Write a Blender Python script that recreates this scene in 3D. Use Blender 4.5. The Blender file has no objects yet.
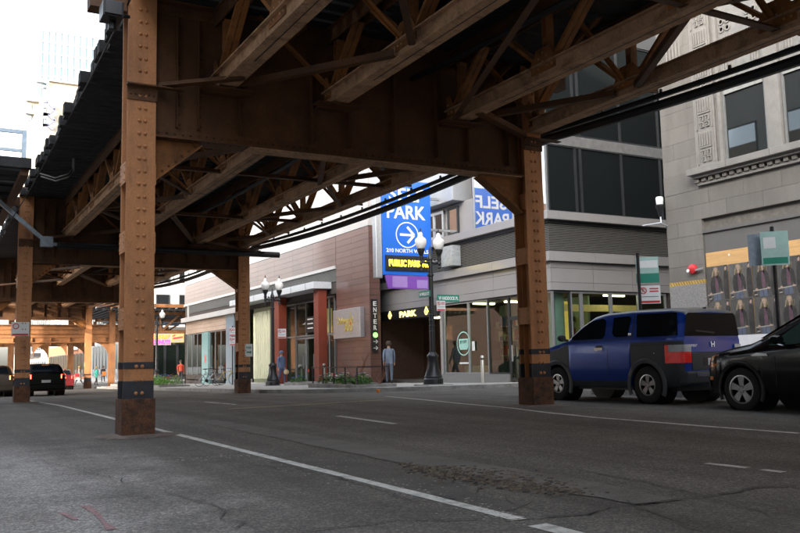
import bpy, bmesh, math, random
from math import sin, cos, pi, radians, sqrt, atan2, floor
from mathutils import Vector, Matrix
random.seed(7)
S = bpy.context.scene
COL = S.collection
# ------------------------------------------------------------------ camera
YAW, PITCH, ROLL, FPX = radians(29.365453), radians(6.4336854), radians(-1.30371715), 840.0
CAM = Vector((0, 0, 1.0))
FW = Vector((sin(YAW)*cos(PITCH), cos(YAW)*cos(PITCH), sin(PITCH)))
_r = Vector((cos(YAW), -sin(YAW), 0)); _u = _r.cross(FW)
RT = _r*cos(ROLL) + _u*sin(ROLL); UP = -_r*sin(ROLL) + _u*cos(ROLL)
cam = bpy.data.cameras.new('camera'); co = bpy.data.objects.new('camera', cam); COL.objects.link(co)
m = Matrix((RT, UP, -FW)).transposed().to_4x4(); m.translation = CAM
co.matrix_world = m
cam.sensor_width = 36; cam.lens = 36*FPX/800; cam.clip_end = 3000; cam.clip_start = 0.05
S.camera = co
# ------------------------------------------------------------------ sky, sun, exposure
SUN_AZ, SUN_EL = radians(-122), radians(14)       # azimuth clockwise from +Y (the far end of the street)
w = bpy.data.worlds.new('World'); S.world = w; w.use_nodes = True
nt = w.node_tree; bg = nt.nodes['Background']
sky = nt.nodes.new('ShaderNodeTexSky'); sky.sky_type = 'NISHITA'; sky.sun_disc = False
sky.sun_elevation = SUN_EL; sky.sun_rotation = SUN_AZ % (2*pi)
sky.air_density = 1.0; sky.dust_density = 4.0; sky.ozone_density = 1.0
hs = nt.nodes.new('ShaderNodeHueSaturation'); hs.inputs['Saturation'].default_value = .45   # thin white haze over the sky
nt.links.new(sky.outputs[0], hs.inputs['Color']); nt.links.new(hs.outputs[0], bg.inputs[0]); bg.inputs[1].default_value = 0.15
sl = bpy.data.lights.new('sun', 'SUN'); sl.energy = .8; sl.angle = radians(0.6); sl.color = (1, .93, .83)
so = bpy.data.objects.new('sun', sl); COL.objects.link(so)
sd = Vector((sin(SUN_AZ)*cos(SUN_EL), cos(SUN_AZ)*cos(SUN_EL), sin(SUN_EL)))
so.rotation_euler = sd.to_track_quat('Z', 'Y').to_euler(); so.location = (-60, -40, 80)
S.view_settings.view_transform = 'Standard'; S.view_settings.look = 'None'
S.view_settings.exposure = 3.15; S.view_settings.gamma = 1
S.cycles.max_bounces = 8; S.cycles.diffuse_bounces = 4; S.cycles.glossy_bounces = 4
# ------------------------------------------------------------------ pixel helpers (800x533 grid of the photograph)
def ray(x, y): return RT*(x-400) - UP*(y-266.5) + FW*FPX
def onX(x, y, X): d = ray(x, y); return CAM + d*(X/d.x)
def onY(x, y, Y): d = ray(x, y); return CAM + d*(Y/d.y)
def onZ(x, y, Z): d = ray(x, y); return CAM + d*((Z-1.0)/d.z)
def sst(a, b, x):
    t = max(0, min(1, (x-a)/(b-a))); return t*t*(3-2*t)
def g(x, y):                                       # height of the road surface
    z = 0.10*sst(3, 10, x)*sst(3, 11, y)*(1-sst(17, 28, y))
    return z - 0.012*max(0, min(y, 66)-25)
def onG(x, y):
    z = 0
    for _ in range(12):
        p = onZ(x, y, z); z = .5*z+.5*g(p.x, p.y)
    return p
# ------------------------------------------------------------------ materials
MATS = {}
def mat(name, base, rough=.7, metal=0., var=.25, scale=6., bump=0., bscale=60., spec=.5, coat=0., dirt=None, dscale=2.2, damt=.5, stretch=None, emit=None, estr=0., coord='Object', fine=.0, rnd=0.):
    if name in MATS: return MATS[name]
    M = bpy.data.materials.new(name); M.use_nodes = True; MATS[name] = M
    n, l = M.node_tree.nodes, M.node_tree.links
    b = n['Principled BSDF']
    b.inputs['Roughness'].default_value = rough; b.inputs['Metallic'].default_value = metal
    b.inputs['Specular IOR Level'].default_value = spec
    b.inputs['Coat Weight'].default_value = coat; b.inputs['Coat Roughness'].default_value = .08
    tc = n.new('ShaderNodeTexCoord'); src = tc.outputs['Object'] if coord == 'Object' else tc.outputs['Generated']
    geo = n.new('ShaderNodeNewGeometry'); src = geo.outputs['Position']
    if stretch:
        mp = n.new('ShaderNodeMapping'); mp.inputs['Scale'].default_value = stretch
        l.new(src, mp.inputs[0]); src = mp.outputs[0]
    no = n.new('ShaderNodeTexNoise'); no.inputs['Scale'].default_value = scale; no.inputs['Detail'].default_value = 6; no.inputs['Roughness'].default_value = .65
    l.new(src, no.inputs['Vector'])
    rp = n.new('ShaderNodeValToRGB'); rp.color_ramp.elements[0].position = .3; rp.color_ramp.elements[1].position = .7
    c = Vector(base[:3])
    rp.color_ramp.elements[0].color = (*(c*(1-var)), 1); rp.color_ramp.elements[1].color = (*(c*(1+var)), 1)
    l.new(no.outputs[0], rp.inputs[0]); out = rp.outputs[0]
    if dirt:
        n2 = n.new('ShaderNodeTexNoise'); n2.inputs['Scale'].default_value = dscale; n2.inputs['Detail'].default_value = 8; n2.inputs['Roughness'].default_value = .7
        l.new(src, n2.inputs['Vector'])
        r2 = n.new('ShaderNodeValToRGB'); r2.color_ramp.elements[0].position = .48; r2.color_ramp.elements[1].position = .68
        r2.color_ramp.elements[1].color = (damt, damt, damt, 1)
        l.new(n2.outputs[0], r2.inputs[0])
        mx = n.new('ShaderNodeMix'); mx.data_type = 'RGBA'; l.new(r2.outputs[0], mx.inputs[0]); l.new(out, mx.inputs[6]); mx.inputs[7].default_value = (*dirt, 1)
        out = mx.outputs[2]
    if fine:
        n4 = n.new('ShaderNodeTexNoise'); n4.inputs['Scale'].default_value = bscale; n4.inputs['Detail'].default_value = 3
        l.new(geo.outputs['Position'], n4.inputs['Vector'])
        r4 = n.new('ShaderNodeValToRGB'); r4.color_ramp.elements[0].position = .3; r4.color_ramp.elements[1].position = .7
        r4.color_ramp.elements[0].color = (1-fine,)*3+(1,); r4.color_ramp.elements[1].color = (1+fine,)*3+(1,)
        l.new(n4.outputs[0], r4.inputs[0])
        m4 = n.new('ShaderNodeMix'); m4.data_type = 'RGBA'; m4.blend_type = 'MULTIPLY'; m4.inputs[0].default_value = 1
        l.new(out, m4.inputs[6]); l.new(r4.outputs[0], m4.inputs[7]); out = m4.outputs[2]
    if rnd:                                         # tone differs from piece to piece
        oi = n.new('ShaderNodeObjectInfo'); mr = n.new('ShaderNodeMapRange'); mr.inputs['To Min'].default_value = 1-rnd; mr.inputs['To Max'].default_value = 1+rnd
        l.new(oi.outputs['Random'], mr.inputs['Value']); cb = n.new('ShaderNodeCombineColor')
        for q in range(3): l.new(mr.outputs[0], cb.inputs[q])
        m6 = n.new('ShaderNodeMix'); m6.data_type = 'RGBA'; m6.blend_type = 'MULTIPLY'; m6.inputs[0].default_value = 1
        l.new(out, m6.inputs[6]); l.new(cb.outputs[0], m6.inputs[7]); out = m6.outputs[2]
    l.new(out, b.inputs['Base Color'])
    if bump:
        n3 = n.new('ShaderNodeTexNoise'); n3.inputs['Scale'].default_value = bscale; n3.inputs['Detail'].default_value = 5
        l.new(geo.outputs['Position'], n3.inputs['Vector'])
        bp = n.new('ShaderNodeBump'); bp.inputs['Strength'].default_value = bump; bp.inputs['Distance'].default_value = .02
        l.new(n3.outputs[0], bp.inputs['Height']); l.new(bp.outputs[0], b.inputs['Normal'])
    if emit:
        b.inputs['Emission Color'].default_value = (*emit, 1); b.inputs['Emission Strength'].default_value = estr
    return M
def glass(name, tint=(.5, .6, .58), f0=.12, rough=.02, dark=0., top=None):
    """Window pane: sees through, tinted, and mirrors the street by angle."""
    if name in MATS: return MATS[name]
    M = bpy.data.materials.new(name); M.use_nodes = True; MATS[name] = M
    n, l = M.node_tree.nodes, M.node_tree.links
    n.remove(n['Principled BSDF'])
    tr = n.new('ShaderNodeBsdfTransparent'); tr.inputs[0].default_value = (*tint, 1)
    body = tr.outputs[0]
    if dark:
        df = n.new('ShaderNodeBsdfDiffuse'); df.inputs[0].default_value = (.012, .015, .016, 1)
        m0 = n.new('ShaderNodeMixShader'); m0.inputs[0].default_value = dark
        l.new(tr.outputs[0], m0.inputs[1]); l.new(df.outputs[0], m0.inputs[2]); body = m0.outputs[0]
    gl = n.new('ShaderNodeBsdfGlossy'); gl.inputs['Roughness'].default_value = rough; gl.inputs[0].default_value = (.92, .95, .97, 1)
    lw = n.new('ShaderNodeLayerWeight'); lw.inputs[0].default_value = .35
    mr = n.new('ShaderNodeMapRange'); mr.inputs['To Min'].default_value = f0; mr.inputs['To Max'].default_value = min(1, f0+.7) if top is None else top
    l.new(lw.outputs['Fresnel'], mr.inputs['Value'])
    mx = n.new('ShaderNodeMixShader'); l.new(mr.outputs[0], mx.inputs[0]); l.new(body, mx.inputs[1]); l.new(gl.outputs[0], mx.inputs[2])
    l.new(mx.outputs[0], n['Material Output'].inputs[0])
    return M
# ------------------------------------------------------------------ mesh builder
class MB:
    def __init__(s): s.v = []; s.f = []; s.m = []
    def face(s, pts, m=0):
        i = len(s.v); s.v += [tuple(p) for p in pts]; s.f.append(tuple(range(i, i+len(pts)))); s.m.append(m)
    def add(s, vs, fs, m=0):
        i = len(s.v); s.v += [tuple(p) for p in vs]
        for f in fs: s.f.append(tuple(i+k for k in f)); s.m.append(m)
    def box(s, x0, x1, y0, y1, z0, z1, m=0):
        s.add([(x0,y0,z0),(x1,y0,z0),(x1,y1,z0),(x0,y1,z0),(x0,y0,z1),(x1,y0,z1),(x1,y1,z1),(x0,y1,z1)],
              [(3,2,1,0),(4,5,6,7),(0,1,5,4),(1,2,6,5),(2,3,7,6),(3,0,4,7)], m); return s
    def beam(s, p, q, w, d, up=(0, 0, 1), m=0):
        p, q = Vector(p), Vector(q); a = (q-p).normalized(); u = Vector(up)
        if abs(a.dot(u)) > .99: u = Vector((0, 1, 0))
        r = a.cross(u).normalized(); u = r.cross(a).normalized()
        vs = [c + r*sx*w/2 + u*sz*d/2 for c in (p, q) for sx, sz in ((-1,-1),(1,-1),(1,1),(-1,1))]
        s.add(vs, [(3,2,1,0),(4,5,6,7),(0,1,5,4),(1,2,6,5),(2,3,7,6),(3,0,4,7)][0:0] + [(0,1,2,3),(7,6,5,4),(4,5,1,0),(5,6,2,1),(6,7,3,2),(7,4,0,3)], m); return s
    def prism(s, pts, off, m=0):
        n = len(pts); off = Vector(off); a = [Vector(p) for p in pts]; b = [p+off for p in a]
        s.add(a+b, [tuple(range(n))[::-1], tuple(range(n, 2*n))] + [(i, (i+1) % n, n+(i+1) % n, n+i) for i in range(n)], m); return s
    def cyl(s, p, q, r0, r1=None, n=10, m=0, caps=True):
        r1 = r0 if r1 is None else r1
        p, q = Vector(p), Vector(q); a = (q-p).normalized(); u = Vector((0,0,1)) if abs(a.z) < .9 else Vector((1,0,0))
        r = a.cross(u).normalized(); u = r.cross(a)
        vs = [c + (r*cos(2*pi*k/n)+u*sin(2*pi*k/n))*rr for c, rr in ((p, r0), (q, r1)) for k in range(n)]
        fs = [(k, (k+1) % n, n+(k+1) % n, n+k) for k in range(n)]
        if caps: fs += [tuple(range(n))[::-1], tuple(range(n, 2*n))]
        s.add(vs, fs, m); return s
    def tube(s, pts, r, n=6, m=0):
        pts = [Vector(p) for p in pts]; N = len(pts); vs = []; pr = None
        for i, p in enumerate(pts):
            a = (pts[min(i+1, N-1)]-pts[max(i-1, 0)]).normalized()
            u = Vector((0,0,1)) if abs(a.z) < .95 else Vector((1,0,0))
            rr = a.cross(u).normalized(); uu = rr.cross(a)
            rad = r[i] if isinstance(r, (list, tuple)) else r
            vs += [p + (rr*cos(2*pi*k/n)+uu*sin(2*pi*k/n))*rad for k in range(n)]
        fs = [(i*n+k, i*n+(k+1) % n, (i+1)*n+(k+1) % n, (i+1)*n+k) for i in range(N-1) for k in range(n)]
        fs += [tuple(range(n))[::-1], tuple(range((N-1)*n, N*n))]
        s.add(vs, fs, m); return s
    def lathe(s, c, prof, n=12, m=0, axis='z', sx=1, sy=1, caps=True):
        c = Vector(c); vs = []
        for r, z in prof:
            for k in range(n):
                a, b = r*cos(2*pi*k/n)*sx, r*sin(2*pi*k/n)*sy
                vs.append(c + (Vector((a, b, z)) if axis == 'z' else Vector((z, a, b)) if axis == 'x' else Vector((b, z, a))))
        N = len(prof); fs = [(i*n+k, i*n+(k+1) % n, (i+1)*n+(k+1) % n, (i+1)*n+k) for i in range(N-1) for k in range(n)]
        if caps: fs += [tuple(range(n))[::-1], tuple(range((N-1)*n, N*n))]
        s.add(vs, fs, m); return s
    def rivet(s, p, nrm, r=.03, hgt=.02):
        p = Vector(p); nn = Vector(nrm); u = Vector((0,0,1)) if abs(nn.z) < .9 else Vector((1,0,0)); a = nn.cross(u).normalized(); b = nn.cross(a)
        k6 = [(cos(pi*k/3), sin(pi*k/3)) for k in range(6)]
        vs = [p+(a*x+b*y)*r for x, y in k6] + [p+(a*x+b*y)*r*.72+nn*hgt*.72 for x, y in k6] + [p+nn*hgt]
        s.add(vs, [(k, (k+1) % 6, 6+(k+1) % 6, 6+k) for k in range(6)] + [(6+k, 6+(k+1) % 6, 12) for k in range(6)])
    def build(s, name, mats, parent=None, smooth=False, bevel=0, fix=True, org=None):
        me = bpy.data.meshes.new(name)
        if not isinstance(mats, (list, tuple)): mats = [mats]
        if parent is not None: o0 = wloc(parent)
        elif org is not None: o0 = Vector(org)
        else:
            xs, ys, zs = zip(*s.v); o0 = Vector(((min(xs)+max(xs))/2, (min(ys)+max(ys))/2, min(zs)))
        me.from_pydata([tuple(Vector(p)-o0) for p in s.v], [], s.f)
        for mm in mats: me.materials.append(mm)
        me.polygons.foreach_set('material_index', s.m)
        if fix:
            bm = bmesh.new(); bm.from_mesh(me); bmesh.ops.recalc_face_normals(bm, faces=bm.faces); bm.to_mesh(me); bm.free()
        if smooth:
            me.polygons.foreach_set('use_smooth', [True]*len(me.polygons)); 
            try: me.set_sharp_from_angle(angle=radians(40))
            except Exception: pass
        o = bpy.data.objects.new(name, me); COL.objects.link(o)
        if parent is not None: o.parent = parent
        else: o.location = o0
        if bevel:
            b = o.modifiers.new('bevel', 'BEVEL'); b.width = bevel; b.segments = 2; b.limit_method = 'ANGLE'; b.angle_limit = radians(50)
        return o
def wloc(o):
    p = Vector(o.location)
    return p + wloc(o.parent) if o.parent else p
def tag(o, label=None, cat=None, group=None, kind=None):
    if label: o['label'] = label
    if cat: o['category'] = cat
    if group: o['group'] = group
    if kind: o['kind'] = kind
    return o
def thing(name, loc, label, cat, group=None):
    o = bpy.data.objects.new(name, None); COL.objects.link(o); o.location = loc; o.empty_display_size = .2
    return tag(o, label, cat, group)
def copy_tree(o, parent=None):
    c = o.copy(); COL.objects.link(c)
    if parent is not None: c.parent = parent
    for ch in list(o.children): copy_tree(ch, c)
    return c
def piece(name, mesh, parent, loc, scale=(1, 1, 1), rotz=0):
    """a repeated piece sharing one mesh, at a world position, under parent"""
    o = bpy.data.objects.new(name, mesh); COL.objects.link(o)
    o.parent = parent; o.location = Vector(loc)-wloc(parent); o.scale = scale
    if rotz: o.rotation_euler.z = rotz
    return o
def unit_block(name, mats, bev=.0):
    """unit cube mesh (centre at 0)"""
    b = MB().box(-.5, .5, -.5, .5, -.5, .5)
    me = bpy.data.meshes.new(name); me.from_pydata(b.v, [], b.f)
    me.materials.append(mats); return me
def text_mesh(body, size, bold=.0, depth=.006, font_scale_x=1., align='CENTER'):
    cu = bpy.data.curves.new('lettering', 'FONT'); cu.body = body; cu.size = size; cu.align_x = align; cu.align_y = 'CENTER'
    cu.offset = bold; cu.extrude = depth; cu.resolution_u = 3
    o = bpy.data.objects.new('lettering', cu); COL.objects.link(o)
    bpy.context.view_layer.update()
    me = bpy.data.meshes.new_from_object(o.evaluated_get(bpy.context.evaluated_depsgraph_get()))
    bpy.data.objects.remove(o); bpy.data.curves.remove(cu)
    return me
def text(body, size, pos, right, up, matl, parent, width=None, bold=0., depth=.006, name='lettering'):
    """flat lettering whose reading direction is right and whose top is up; fitted to width"""
    me = text_mesh(body, size, bold, depth)
    R, U = Vector(right).normalized(), Vector(up).normalized(); N = R.cross(U)
    xs = [v.co.x for v in me.vertices]; ys = [v.co.y for v in me.vertices]
    wd = max(xs)-min(xs) or 1; cx = (max(xs)+min(xs))/2; cy = (max(ys)+min(ys))/2
    k = width/wd if width else 1; ky = size/ (max(ys)-min(ys)) 
    base = Vector(pos)-wloc(parent)
    for v in me.vertices: v.co = base + R*((v.co.x-cx)*k) + U*((v.co.y-cy)*ky) + N*v.co.z
    me.materials.clear(); me.materials.append(matl)
    o = bpy.data.objects.new(name, me); COL.objects.link(o); o.parent = parent
    return o
# material palette ------------------------------------------------
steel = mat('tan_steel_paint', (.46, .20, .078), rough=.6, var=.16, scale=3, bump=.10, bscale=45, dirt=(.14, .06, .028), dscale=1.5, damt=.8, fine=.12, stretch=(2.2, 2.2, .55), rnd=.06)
steel_dk = mat('grimy_shaded_steel', (.092, .036, .009), rough=.7, var=.3, scale=2.5, rnd=.12, bump=.15, bscale=40, dirt=(.036, .015, .005), dscale=1.4, damt=.8, fine=.15)  # grimy paint, base darkened further to stand in for shade under the deck
truss_steel = mat('lit_truss_paint', (.27, .105, .024), rough=.7, var=.3, scale=3, bump=.12, bscale=40, dirt=(.05, .022, .009), dscale=1.6, damt=.75, fine=.15, rnd=.15)  # brighter copy of the girder paint for members drawn as catching light
chordm = mat('dusty_lit_chord_paint', (.46, .275, .155), rough=.85, var=.22, scale=2.5, bump=.2, bscale=30, dirt=(.11, .055, .03), dscale=4, damt=.7, fine=.15, rnd=.08)  # dusty worn paint, paled further for light bounced up from the road
rust = mat('rusted_plate', (.105, .046, .022), rough=.9, var=.4, scale=9, bump=.4, bscale=50, dirt=(.022, .018, .018), dscale=5, damt=.95, fine=.3)
navy = mat('navy_band_paint', (.016, .020, .030), rough=.55, var=.35, scale=5, bump=.1, dirt=(.06, .045, .035), dscale=3, damt=.3)
tiewood = mat('creosoted_timber', (.016, .015, .015), rough=.9, var=.4, scale=4, bump=.4, bscale=25, fine=.3, rnd=.3)
blackm = mat('black_metal', (.012, .012, .014), rough=.38, var=.3, scale=8, bump=.05)
blackp = mat('black_rubber_cable', (.010, .010, .011), rough=.55, var=.2)
galv = mat('galvanised_steel', (.30, .36, .42), rough=.45, metal=.6, var=.2, scale=8)
alu = mat('brushed_aluminium', (.52, .53, .55), rough=.35, metal=.8, var=.1, scale=10)
concrete = mat('pale_concrete', (.40, .385, .36), rough=.9, var=.14, scale=1.6, bump=.2, bscale=60, dirt=(.22, .20, .18), dscale=1.3, damt=.5, fine=.15)
curbm = mat('kerb_concrete', (.26, .25, .235), rough=.9, var=.2, scale=3, bump=.25, bscale=40, dirt=(.11, .10, .09), dscale=2, damt=.7, fine=.2)
whitep = mat('white_sign_enamel', (.72, .73, .72), rough=.4, var=.05)
redp = mat('red_sign_enamel', (.52, .03, .035), rough=.4, var=.08)
greenp = mat('green_sign_enamel', (.02, .22, .15), rough=.4, var=.08)
greenl = mat('pale_green_sign', (.36, .53, .48), rough=.4, var=.08)
# ================================================================== SETTING: ground, road, pavements
asph = mat('worn_asphalt', (.096, .088, .080), rough=.88, var=.22, scale=.55, bump=.55, bscale=70, dirt=(.055, .048, .042), dscale=.45, damt=.7, fine=.5)
def asphalt_extra():
    """streaks along the traffic direction worked into the aggregate"""
    M = asph; n, l = M.node_tree.nodes, M.node_tree.links; b = n['Principled BSDF']
    cur = b.inputs['Base Color'].links[0].from_socket
    geo = n.new('ShaderNodeNewGeometry'); mp = n.new('ShaderNodeMapping'); mp.inputs['Scale'].default_value = (1.6, .05, 1)
    l.new(geo.outputs['Position'], mp.inputs[0]); no = n.new('ShaderNodeTexNoise'); no.inputs['Scale'].default_value = 1.; no.inputs['Detail'].default_value = 5
    l.new(mp.outputs[0], no.inputs['Vector'])
    rp = n.new('ShaderNodeValToRGB'); rp.color_ramp.elements[0].position = .35; rp.color_ramp.elements[1].position = .65
    rp.color_ramp.elements[0].color = (.72, .70, .68, 1); rp.color_ramp.elements[1].color = (1.15, 1.15, 1.15, 1)
    l.new(no.outputs[0], rp.inputs[0])
    mx = n.new('ShaderNodeMix'); mx.data_type = 'RGBA'; mx.blend_type = 'MULTIPLY'; mx.inputs[0].default_value = 1
    l.new(cur, mx.inputs[6]); l.new(rp.outputs[0], mx.inputs[7])
    # pale stone chips
    vo = n.new('ShaderNodeTexVoronoi'); vo.inputs['Scale'].default_value = 55; l.new(geo.outputs['Position'], vo.inputs['Vector'])
    sp = n.new('ShaderNodeSeparateColor'); l.new(vo.outputs['Color'], sp.inputs[0])
    r5 = n.new('ShaderNodeValToRGB'); r5.color_ramp.elements[0].position = .35; r5.color_ramp.elements[1].position = 1
    r5.color_ramp.elements[0].color = (.75, .75, .75, 1); r5.color_ramp.elements[1].color = (1.9, 1.85, 1.75, 1)
    l.new(sp.outputs[0], r5.inputs[0])
    m5 = n.new('ShaderNodeMix'); m5.data_type = 'RGBA'; m5.blend_type = 'MULTIPLY'; m5.inputs[0].default_value = .8
    l.new(mx.outputs[2], m5.inputs[6]); l.new(r5.outputs[0], m5.inputs[7])
    # near-left road paled in the colour for sky light from the open left; noisy edge
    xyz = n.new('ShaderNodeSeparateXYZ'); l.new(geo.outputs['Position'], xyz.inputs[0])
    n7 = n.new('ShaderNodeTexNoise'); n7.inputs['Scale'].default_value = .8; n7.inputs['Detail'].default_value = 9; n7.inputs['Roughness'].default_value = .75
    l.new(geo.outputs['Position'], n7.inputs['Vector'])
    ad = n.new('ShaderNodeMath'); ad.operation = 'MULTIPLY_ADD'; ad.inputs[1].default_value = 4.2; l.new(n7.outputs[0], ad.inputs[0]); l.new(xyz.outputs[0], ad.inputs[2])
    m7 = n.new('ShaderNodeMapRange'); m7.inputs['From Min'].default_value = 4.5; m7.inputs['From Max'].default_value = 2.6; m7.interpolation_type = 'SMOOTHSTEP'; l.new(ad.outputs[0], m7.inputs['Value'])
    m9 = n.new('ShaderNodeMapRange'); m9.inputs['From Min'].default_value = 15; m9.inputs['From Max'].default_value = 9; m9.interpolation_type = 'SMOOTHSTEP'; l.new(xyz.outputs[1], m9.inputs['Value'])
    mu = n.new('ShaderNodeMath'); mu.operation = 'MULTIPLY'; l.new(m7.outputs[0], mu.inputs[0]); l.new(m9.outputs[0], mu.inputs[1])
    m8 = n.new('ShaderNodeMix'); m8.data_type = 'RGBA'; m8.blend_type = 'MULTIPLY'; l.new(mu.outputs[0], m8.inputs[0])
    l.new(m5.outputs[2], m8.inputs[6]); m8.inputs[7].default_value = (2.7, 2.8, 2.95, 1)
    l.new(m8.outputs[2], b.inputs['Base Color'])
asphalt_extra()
def sheet(name, xs, ys, zf, matl, keep=None):
    b = MB(); nx, ny = len(xs), len(ys)
    b.v = [(x, y, zf(x, y)) for y in ys for x in xs]
    for j in range(ny-1):
        for i in range(nx-1):
            b.f.append((j*nx+i, j*nx+i+1, (j+1)*nx+i+1, (j+1)*nx+i)); b.m.append(0)
    return b.build(name, matl, org=(0, 0, 0), fix=False, smooth=True)
def rng(a, b, n): return [a+(b-a)*i/n for i in range(n+1)]
tag(sheet('ground', [-900, -60, -20, 0, 40, 120, 900], [-900, -60, 0, 30, 66, 120, 400, 1500], lambda x, y: g(x, y)-.35, mat('bare_ground', (.16, .15, .14), var=.2, scale=.3)), kind='structure')
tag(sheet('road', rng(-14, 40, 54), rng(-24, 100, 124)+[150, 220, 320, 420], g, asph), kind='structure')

def curbX(y):                                       # kerb line of the far pavement, south of the alley
    pts = [(22.95, 18.7), (23.25, 16.2), (23.7, 14.6), (24.6, 13.2), (25.8, 12.2), (27.4, 11.35), (29.6, 10.8), (200, 10.8)]
    for (a, xa), (b, xb) in zip(pts, pts[1:]):
        if y <= b: return xa+(xb-xa)*(y-a)/(b-a)
    return 10.8
KH = .13
def pavement(name, ys, cx, xin, label=None):
    """kerb stones (one band) and paving slabs carried on a base"""
    root = None
    b = MB(); k = MB()
    for ya, yb in zip(ys, ys[1:]):
        xa, xb = cx(ya), cx(yb)
        za, zb = g(xa, ya)+KH, g(xb, yb)+KH
        # kerb: top strip .16 wide and face
        dx = .16
        k.face([(xa, ya, za-KH-.05), (xb, yb, zb-KH-.05), (xb+.02, yb, zb), (xa+.02, ya, za)])
        k.face([(xa+.02, ya, za), (xb+.02, yb, zb), (xb+.02+dx, yb, zb), (xa+.02+dx, ya, za)])
        n = 6
        for i in range(n):
            t0, t1 = i/n, (i+1)/n
            q = [(xa+.18+(xin-xa-.18)*t0, ya), (xa+.18+(xin-xa-.18)*t1, ya), (xb+.18+(xin-xb-.18)*t1, yb), (xb+.18+(xin-xb-.18)*t0, yb)]
            b.face([(x, y, g(max(x, 10.8), y)+KH-.004) for x, y in q])
    o = b.build(name, concrete, org=(0, 0, 0), fix=False); tag(o, kind='structure')
    kk = k.build('kerb', curbm, parent=o, fix=False)
    return o
pv = pavement('pavement', [22.95, 23.05, 23.25, 23.5, 23.7, 24.1, 24.6, 25.2, 25.8, 26.6, 27.4, 28.5, 29.6]+rng(31, 65.5, 23), curbX, 18.9)
# separate paving slabs with open joints, laid on the straight stretch of that pavement
slab = unit_block('paving_slab', concrete)
y = 29.7
while y < 64:
    x = 11.05
    while x < 17.2:
        zc = g(x+.75, y+.75)+KH
        o = piece('paving_slab', slab, pv, (x+.74, y+.74, zc-.026+random.uniform(-.003, .003)), (1.475, 1.475, .06))
        x += 1.5
    y += 1.5
pn = pavement('pavement', rng(-12, 16.6, 30)+[16.9, 17.15, 17.3], lambda y: 14.0+max(0, (y-15.6))**2*.9, 18.95)
y = -1.0
while y < 15:
    x = 14.25
    while x < 18.6:
        piece('paving_slab', slab, pn, (x+.74, y+.74, g(x+.75, y+.75)+KH-.026+random.uniform(-.003, .003)), (1.475, 1.475, .06)); x += 1.5
    y += 1.5
pe = MB(); pe.box(-8, -3.2, -24, 38, -.4, .13); o = pe.build('pavement', concrete); tag(o, kind='structure')
pe = MB(); pe.box(10.8, 40, 87, 88.6, -.9, g(12, 80)+.13).box(10.8, 17.5, 88.6, 400, -.9, g(12, 80)+.13); o = pe.build('pavement', concrete); tag(o, kind='structure')

# painted markings: thin sheets 4 mm above the asphalt
paint = mat('worn_white_road_paint', (.52, .51, .47), rough=.8, var=.15, scale=5, dirt=(.13, .12, .11), dscale=6, damt=.75, bump=.3, bscale=60, fine=.15)
paint_y = mat('faded_yellow_road_paint', (.30, .24, .12), rough=.8, var=.2, scale=5, dirt=(.12, .11, .10), dscale=3, damt=.9, fine=.2)
def strip(name, pts, wd, matl, label=None, jag=.0, lift=.004, wdir=None):
    """marking along a ground polyline, subdivided so that it follows the road"""
    b = MB(); P = []
    for a, c in zip(pts, pts[1:]):
        a, c = Vector(a), Vector(c); n = max(1, int((c-a).length/.6))
        P += [a+(c-a)*i/n for i in range(n)]
    P.append(Vector(pts[-1])); L, R = [], []
    for i, p in enumerate(P):
        t = (P[min(i+1, len(P)-1)]-P[max(i-1, 0)]); t.z = 0; t.normalize(); nrm = Vector((-t.y, t.x, 0))
        ww = wd*(1+random.uniform(-jag, jag))
        for side, lst in ((1, L), (-1, R)):
            q = p+nrm*ww/2*side; lst.append((q.x, q.y, g(q.x, q.y)+lift))
    for i in range(len(P)-1): b.face([L[i], R[i], R[i+1], L[i+1]][::-1])
    o = b.build(name, matl, fix=False, org=(P[0].x, P[0].y, P[0].z))
    tag(o, kind='structure'); return o
def gp(x, y): p = onG(x, y); return (p.x, p.y, 0)
xl = onG(400, 490).x
strip('lane_line', [(xl, onG(520, 520).y, 0), (xl, 14.8, 0)], .11, paint, jag=.08)
strip('lane_line', [(xl-.02, onG(585, 536).y-.3, 0), (xl-.02, onG(538, 525).y, 0)], .13, paint, jag=.2)
strip('lane_line', [(xl, 15, 0), (xl-.05, 38, 0)], .11, paint, jag=.1)
strip('parking_line', [gp(800, 433.5), gp(700, 426), gp(595, 417.6), gp(545, 412.5), gp(512, 408.2), gp(460, 403.6), gp(385, 396.5)], .10, paint, jag=.25)
strip('lane_dash', [gp(338, 416), gp(395, 424)], .10, paint, jag=.2)
strip('lane_dash', [gp(205, 402), gp(236, 404.6)], .10, paint, jag=.2)
strip('lane_dash', [gp(706, 463.5), gp(748, 468)], .10, paint, jag=.3)
strip('lane_dash', [gp(761, 469.8), gp(784, 472.5)], .10, paint, jag=.3)
strip('stop_line', [gp(228, 409), gp(300, 405), gp(384, 400)], .20, paint_y, jag=.2)
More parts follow.
